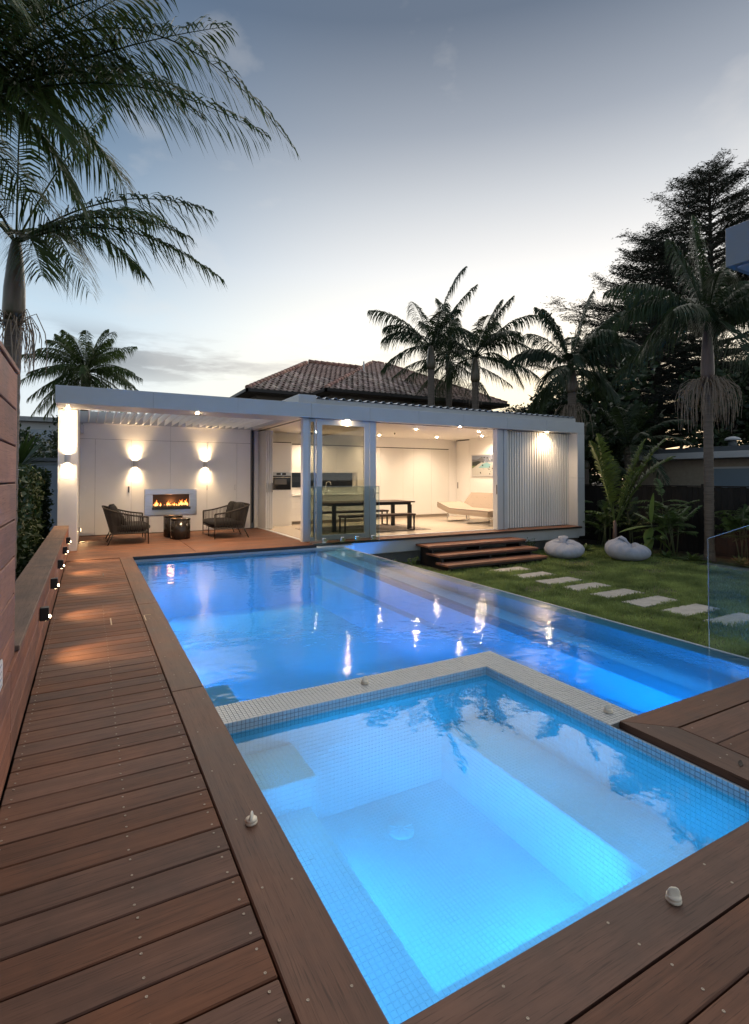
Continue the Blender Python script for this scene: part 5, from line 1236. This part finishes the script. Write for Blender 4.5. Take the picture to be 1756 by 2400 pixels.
def twig_plant(label, foot, h_, seed):
    t_ = thing('twiggy_plant', label, 'plant', foot, 'small twiggy plants by the pavilion base'); g_ = random.Random(seed); q = MB(); s_ = MB()
    for k in range(7):
        a = g_.uniform(0, 6.28); e_ = Vector(foot) + Vector((math.cos(a) * .12, math.sin(a) * .12, h_ * g_.uniform(.7, 1.05))); s_.tube([foot, e_], [.004, .002], 4)
        leaf_cloud(q, [Vector(foot).lerp(e_, g_.uniform(.25, 1)) for _ in range(16)], .07, seed + k, .3)
    s_.build('stem', WOODB, t_); q.build('leaves', FERN, t_)
twig_plant('small twiggy plant in the blue light nearest the pool corner', (5.75, 9.75, LZ), .34, 61)
twig_plant('small twiggy plant in the blue light next to the steps', (6.35, 9.95, LZ), .30, 62)
twig_plant('small twiggy plant between the steps and the left beanbag', (10.35, 10.3, LZ), .42, 63)

# hedge and far left
hd = thing('hedge', 'clipped dark green hedge behind the low timber wall', 'hedge', (-1.15, 9, -.7))
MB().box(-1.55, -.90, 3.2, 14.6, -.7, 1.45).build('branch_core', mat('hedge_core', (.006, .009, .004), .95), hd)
g_ = random.Random(12); pts = []
for k in range(15000):
    y = g_.uniform(3.3, 14.6); u = g_.random()
    bulge = .06 * math.sin(y * 3.1) + .05 * math.sin(y * 7.7 + 1)
    if u < .72: pts.append((-.86 + bulge + g_.gauss(0, .035), y, g_.uniform(-.5, 1.5)))
    else: pts.append((g_.uniform(-1.55, -.85), y, 1.46 + .6 * bulge + abs(g_.gauss(0, .05))))
q = MB(); leaf_cloud(q, pts, .085, 12, .6); q.build('foliage', HEDGE, hd, kind='stuff')
yu = thing('spiky_plant', 'dark spiky yucca above the hedge beside the timber screen', 'plant', (-1.25, 12.9, 1.0))
g_ = random.Random(8); q = MB()
for k in range(90):
    a = g_.uniform(0, 6.28); el = R(g_.uniform(-10, 80)); d = Vector((math.cos(a) * math.cos(el), math.sin(a) * math.cos(el), math.sin(el)))
    big_leaf(q, Vector((-1.25, 12.9, 1.6)), Vector((-1.25, 12.9, 1.6)) + d * g_.uniform(.6, 1.0), .028, .12, .2)
q.build('leaves', PALM, yu); MB().tube([(-1.25, 12.9, -.7), (-1.25, 12.9, 1.6)], [.09, .08], 8).build('trunk', BARK, yu)
gg = thing('grey_house', 'low grey house with a pale window beyond the hedge at the left', 'house', (-1.0, 22, 0))
GW = mat('grey_cladding', (.22, .25, .29), .8); RF = mat('dark_flat_roof', (.10, .11, .12), .8)
MB().box(-5, 1.6, 21, 26, -1, 1.95).build('wall', GW, gg); MB().cbox(-5.2, 1.8, 20.8, 26.2, 1.95, 2.06).build('roof', RF, gg)
f = MB().cbox(-.95, -.25, 20.95, 20.999, 1.0, 1.75).build('window', W, gg); MB().box(-.9, -.3, 20.93, 20.949, 1.05, 1.7).build('pane', mat('dusk_window', (.2, .26, .32), .1), f)
po = thing('white_pole', 'thin white pole standing in front of the low grey house', 'pole', (-.42, 19.5, -1)); MB().tube([(-.42, 19.5, -1), (-.42, 19.5, 3.1)], .035, 8).build('shaft', W, po); MB().lathe((-.42, 19.5, 3.1), [(.045, 0), (.045, .03), (.01, .04)], 8).build('cap', W, po)
fh = thing('distant_house', 'pale flat-roofed house on the rise far behind the hedge', 'house', (-3.5, 58, 0))
MB().box(-9, 4.5, 56, 64, -2, 6.4).build('wall', mat('pale_house', (.42, .42, .42), .8), fh); MB().cbox(-9.6, 5, 55.4, 64.6, 6.4, 6.8).build('roof', M_['concrete'], fh)
for x in (-4.6, -1.2, 2.0): MB().box(x, x + 1.6, 55.94, 55.99, 4.6, 5.7).build('window', bpy.data.materials['dusk_window'], fh)
sl_ = thing('street_lamp', 'small lit street lamp beyond the hedge beside the pillar', 'street lamp', (.1, 32, -1))
MB().tube([(.1, 32, -1), (.1, 32, 4.0), (-.3, 32, 4.3)], [.05, .04, .03], 6).build('pole', W, sl_); MB().lathe((-.35, 32, 4.22), [(.05, 0), (.12, .06), (.05, .12)], 8).build('lamp_head', emitter('street_glow', (1, .75, .45), 6), sl_)
for k, (x, y, h_, rx) in enumerate(((-3.6, 33, 5.2, 1.9), (-1.2, 36, 6.0, 2.4), (3.0, 40, 5.4, 2.2))):
    leafy_tree(['round dark tree left of the grey house roof', 'dark tree above the grey house roof', 'dark tree behind the left pillar of the pavilion'][k], (x, y, -1), h_, rx, 1.9, 2600, .26, 80 + k, group='trees far behind the hedge')

# ================================================================== BEHIND
# timber fence on the right
fe = thing('paling_fence', 'dark stained paling fence behind the garden bed', 'fence', (14.6, 8, -.7))
FN = mat('black_stained_timber', (.016, .013, .012), .75, noise=.4, nscale=6, nstretch=(8, 8, 1), rnd=.3)
pmz = MB().cbox(-.012, .012, -.072, .072, 0, 1.86, .003).mesh('paling', FN)
y = 2.0
while y < 16.5:
    o = link('paling', pmz, fe); o.location = (14.6 + rng.uniform(-.004, .004), y, -.72 + rng.uniform(-.012, .012)); y += .150
for z in (-.4, .9): MB().box(14.64, 14.70, 2, 16.5, z, z + .09).build('rail', FN, fe)
y = 3.4
while y < 16: MB().cbox(14.50, 14.586, y - .045, y + .045, -.72, 1.22, .004).build('post', FN, fe); y += 2.4
MB().cbox(14.55, 14.68, 2, 16.5, 1.145, 1.175, .003).build('capping', FN, fe)
f2 = thing('paling_fence', 'dark stained paling fence across the back of the garden', 'fence', (13.6, 16.4, -.7))
x = 12.8
pmx = MB().cbox(-.072, .072, -.012, .012, 0, 1.86, .003).mesh('paling', FN)
while x < 14.6: o = link('paling', pmx, f2); o.location = (x, 16.45, -.72); x += .15
# neighbour on the right
nb = thing('neighbour_house', 'low beige house with a white fascia and flat roof over the fence', 'house', (20, 9, 0))
MB().box(18.6, 24, 2, 13.6, -1, 2.02).build('wall', mat('beige_render', (.36, .30, .23), .85, noise=.12), nb)
MB().cbox(17.9, 24.3, 1.6, 14.05, 2.03, 2.24, .006).build('fascia', M_['white'], nb); MB().cbox(17.95, 24.25, 1.65, 14.0, 2.245, 2.40, .004).build('roof', RF, nb)
f = MB().cbox(18.54, 18.595, 8.9, 10.3, 1.0, 1.75).build('window', M_['white'], nb); MB().box(18.53, 18.539, 8.96, 10.24, 1.06, 1.69).build('pane', bpy.data.materials['dusk_window'], f)
rv = thing('roof_vent', 'white mushroom-shaped vent on the neighbouring flat roof', 'vent', (19.2, 9.85, 2.4))
MB().lathe((19.2, 9.85, 2.401), [(.13, 0), (.13, .22)], 14).build('pipe', mat('dark_vent_pipe', (.10, .11, .12), .5), rv); MB().lathe((19.2, 9.85, 2.66), [(.24, 0), (.23, .05), (.16, .10), (.05, .13)], 18).build('cap', M_['white'], rv)
# overhang of the main house, upper right
oh = thing('house_overhang', 'grey boxed roof overhang jutting in at the upper right edge', 'building', (6, 1.5, 3.4))
MB().cbox(5.35, 10, -2, 2.79, 3.41, 3.785, .004).build('fascia', mat('mid_grey_fascia', (.20, .21, .23), .5), oh); MB().box(5.42, 9.9, -1.9, 2.72, 3.395, 3.409).build('soffit', mat('pale_soffit', (.45, .45, .47), .6), oh)

# tiled house behind the pavilion
ho = thing('tiled_house', 'house with a hipped red brown tiled roof rising behind the pavilion', 'house', (13, 27, 0))
HW = mat('taupe_render', (.17, .145, .12), .85, noise=.06); GUT = mat('brown_gutter', (.030, .022, .018), .5)
MB().box(7.0, 11.0, 24.7, 34, -1, 5.35).build('wall', HW, ho); MB().box(10.1, 20.0, 22.9, 33, -1, 5.35).build('wall', HW, ho)
MB().box(6.45, 9.7, 24.15, 34.5, 5.34, 5.38).build('soffit', HW, ho); MB().box(9.65, 20.55, 22.35, 33.5, 5.34, 5.381).build('soffit', HW, ho)
f = MB().cbox(8.0, 9.35, 24.62, 24.695, 3.9, 4.95).build('window', W, ho); MB().box(8.08, 9.27, 24.60, 24.619, 3.98, 4.88).build('pane', bpy.data.materials['dusk_window'], f); MB().box(8.05, 9.3, 24.59, 24.599, 4.6, 4.66).build('transom', W, f)
for (a, b_) in (((6.38, 24.05), (9.62, 24.05)), ((9.55, 22.25), (20.65, 22.25)), ((9.55, 22.25), (9.55, 24.05)), ((6.38, 24.05), (6.38, 34.5)), ((20.65, 22.25), (20.65, 33.5))):
    x0, x1 = sorted((a[0], b_[0])); y0, y1 = sorted((a[1], b_[1])); MB().cbox(x0 - .06, x1 + .06, y0 - .06, y1 + .06, 5.36, 5.52, .01).build('gutter', GUT, ho)
ZE, ZR = 5.5, 8.2
ap1, ap2, ap3, ap4 = (14.8, 27.5, ZR), (15.6, 27.5, ZR), (11.4, 29.1, ZR), (17, 29.1, ZR)
pl = MB()
pl.quad((9.6, 22.3, ZE - .03), (20.6, 22.3, ZE - .03), (15.6, 27.5, ZR - .03), (14.8, 27.5, ZR - .03)); pl.quad((6.4, 24.1, ZE - .03), (9.6, 24.1, ZE - .03), (14.6, 29.1, ZR - .03), (11.4, 29.1, ZR - .03))
pl.quad((9.6, 22.3, ZE - .03), (14.8, 27.5, ZR - .03), (14.8, 29.1, ZR - .03), (9.6, 24.1, ZE - .04)); pl.quad((6.4, 24.1, ZE - .03), (11.4, 29.1, ZR - .03), (11.4, 34, ZE - .03), (6.4, 34, ZE - .03)); pl.quad((20.6, 22.3, ZE - .03), (20.6, 33, ZE - .03), (15.6, 27.5, ZR - .03))
pl.quad((14.8, 27.5, ZR - .03), (15.6, 27.5, ZR - .03), (15.6, 29.1, ZR - .03), (14.8, 29.1, ZR - .03)); pl.quad((9.6, 24.1, ZE - .04), (14.8, 29.1, ZR - .03), (9.6, 29.1, ZE))
pl.build('roof_deck', mat('roof_underlay', (.05, .035, .03), .9), ho)
RT = mat('mottled_roof_tile', (.42, .25, .19), .8, noise=.35, nscale=3, rnd=.45, tint=(.56, .43, .36))
RT2 = tile_mat('mottled_roof_tile_far', (.46, .30, .24), .35, pitch=.3, rough=.85)
def tile_geo(mb, M, w=.31, l=.40):
    V = []; F = []; ns = 6
    for j, (v, dz) in enumerate(((0, .045), (1, .0))):
        for i in range(ns + 1):
            u = i / ns; z = .045 * math.sin(u * math.pi * 2 - .3) * .7 + .02
            V.append(M @ Vector(((u - .5) * w, v * l, z + dz)))
    for i in range(ns): F.append((i, i + 1, ns + 2 + i, ns + 1 + i))
    base = len(V)
    for i in range(ns + 1): V.append(V[i] - Vector((0, 0, .035)))
    for i in range(ns): F.append((i + 1, i, base + i, base + i + 1))
    mb.add(V, F, True)
u_ = MB(); tile_geo(u_, Matrix.Identity(4)); tm = u_.mesh('roof_tile', RT)
slots = []
pitch_ = math.atan2(ZR - ZE, 5.2)
def slope(poly, ox, y0, rowlen=.33):
    """poly: function row->(x0,x1) in plan at run r"""
    r_ = 0; row = 0
    while r_ < 5.0:
        x0, x1 = poly(r_)
        x = x0 + .15 + (.0 if row % 2 == 0 else .155)
        while x < x1 - .08:
            slots.append((x + rng.uniform(-.008, .008), y0 + r_, ZE + r_ * math.tan(pitch_), 0)); x += .30
        r_ += rowlen * math.cos(pitch_); row += 1
slope(lambda r_: (9.6 + r_, 20.6 - r_ * .96), 0, 22.25); slope(lambda r_: (6.4 + r_, 9.6 + r_ + .2), 0, 24.05)
slots.sort(key=lambda s: math.hypot(s[0] - 0, s[1]))
rot = Matrix.Rotation(pitch_, 4, 'X')
for s in slots[:300]:
    o = link('roof_tile', tm, ho); o.rotation_euler = (pitch_ + rng.uniform(-.015, .015), rng.uniform(-.02, .02), rng.uniform(-.02, .02)); o.location = (s[0] - 0, s[1] - 0, s[2])
q = MB()
for s in slots[300:]: tile_geo(q, Matrix.Translation(s[:3]) @ rot)
q.build('roof_tiles', RT2, ho, kind='stuff')
RC = mat('ridge_tile', (.40, .22, .17), .8, noise=.3, nscale=4, rnd=.3)
def caps(a, b_):
    a, b_ = Vector(a), Vector(b_); n = int((b_ - a).length / .38); d = (b_ - a).normalized()
    for k in range(n):
        p = a + d * k * .38; MB().tube([p + UP * .03, p + d * .40 + UP * .012], [.115, .10], 8).build('ridge_tile', RC, ho)
caps((9.6, 22.3, ZE + .03), (14.8, 27.5, ZR + .05)); caps((6.4, 24.1, ZE + .03), (11.4, 29.1, ZR + .05)); caps((20.6, 22.3, ZE + .03), (15.6, 27.5, ZR + .05)); caps((14.8, 27.5, ZR + .04), (15.6, 27.5, ZR + .04)); caps((11.4, 29.1, ZR + .05), (14.9, 29.1, ZR + .05))
vp = thing('vent_pipe', 'small grey vent pipe standing on the tiled roof', 'vent', (13.2, 25.5, 7.1))
MB().tube([(13.2, 25.5, 7.0), (13.2, 25.5, 7.75)], .045, 10).build('pipe', M_['alu'], vp); MB().tube([(13.2, 25.5, 7.1), (13.2, 25.5, 7.2)], [.16, .06], 10).build('flashing', mat('blue_grey_lead', (.22, .28, .34), .6), vp)

# big conifer and the dark trees
def conifer(label, foot, h_, r0, nb_, seed):
    t_ = thing('conifer', label, 'tree', foot); g_ = random.Random(seed); F = Vector(foot); tr = MB(); nd = MB()
    tr.tube([F, F + UP * h_ * .3 + Vector((.3, 0, 0)), F + UP * h_ * .7, F + UP * h_], [.42, .34, .16, .02], 8)
    for i in range(nb_):
        u = (i + g_.random()) / nb_; z = h_ * (.26 + .74 * u); a = i * 2.4 + g_.uniform(-.5, .5)
        prof = (1 - ((z / h_ - .26) / .74)) ** .95; l = r0 * (.10 + .90 * prof) * g_.uniform(.6, 1.12)
        el = R(-2 + 30 * u + g_.uniform(-8, 8)); d = Vector((math.cos(a) * math.cos(el), math.sin(a) * math.cos(el), math.sin(el)))
        b0 = F + UP * z; mid = b0 + d * l * .5 + UP * l * .04; end = b0 + d * l + UP * l * .10
        tr.tube([b0, mid, end], [.09 * prof + .025, .05 * prof + .015, .008], 5, caps=False)
        n = int(10 + l * 9)
        for k in range(n):
            s = .22 + .78 * (k + g_.random()) / n; p = b0.lerp(mid, s * 2) if s < .5 else mid.lerp(end, s * 2 - 1)
            sd_ = d.cross(UP).normalized(); sg = g_.choice((-1, 1)); ll = l * .34 * (1.12 - s) * g_.uniform(.6, 1.3) + .30
            d2 = (sd_ * sg * .85 + d * .6 + UP * g_.uniform(-.12, .22)).normalized(); e_ = p + d2 * ll
            tr.tube([p, e_], [.012, .005], 3, caps=False)
            m = int(7 + ll * 10)
            leaf_cloud(nd, [p + d2 * ll * g_.random() + Vector((g_.gauss(0, .10), g_.gauss(0, .10), g_.gauss(0, .03))) for _ in range(m)], .17, seed * 999 + i * 50 + k, .22, flat=.75)
    tr.build('trunk', WOODB, t_); nd.build('crown', CON, t_); return t_
conifer('huge dark conifer with layered branches against the bright sky', (29.6, 16.2, -1), 18.9, 11, 180, 31)
conifer('shorter spreading conifer shouldering against the huge one', (25.2, 16.6, -1), 14.6, 7.6, 95, 37)
for k, (x, y, h_, rx, rz, n) in enumerate(((21.5, 19.5, 6.6, 2.6, 2.4, 5200), (25.5, 24.0, 6.6, 2.4, 2.2, 3600), (19.5, 14.5, 6.4, 2.2, 2.3, 5200), (23, 12.0, 6.4, 2.8, 2.2, 5200), (17.2, 14.2, 4.6, 1.7, 1.8, 3600), (24.5, 8.2, 5.8, 2.6, 2.2, 4200), (16.4, 16.4, 4.2, 1.6, 1.6, 3000), (27, 10.5, 7.0, 3.0, 2.4, 4200))):
    leafy_tree(['dark leafy tree right of the dark spear palm', 'loose small tree against the bright gap right of the tiled house', 'dark leafy tree over the left end of the neighbouring roof', 'dark leafy tree behind the grey palm trunk', 'dark bush over the fence beside the pavilion end', 'dark leafy tree over the neighbouring roof at the far right', 'dark bush behind the back corner of the pavilion', 'dark tree at the foot of the huge conifer'][k], (x, y, -1), h_ + 1, rx, rz, n, .30, 90 + k, k=20)
palm('dark fan of low palm fronds over the neighbouring roof', (17.0, 12.2, -.7), 2.2, 2.5, .13, [], .55, PALMD, rnd=16, L=2.2, els=(-30, 75), seed=15, w=.045, n=30, rad=.02)
palm('dark low palm behind the fence left of the neighbouring roof', (15.6, 12.9, -.7), 1.7, 2.0, .12, [], .5, PALMD, rnd=14, L=1.9, els=(-30, 75), seed=16, w=.045, n=30, rad=.02)
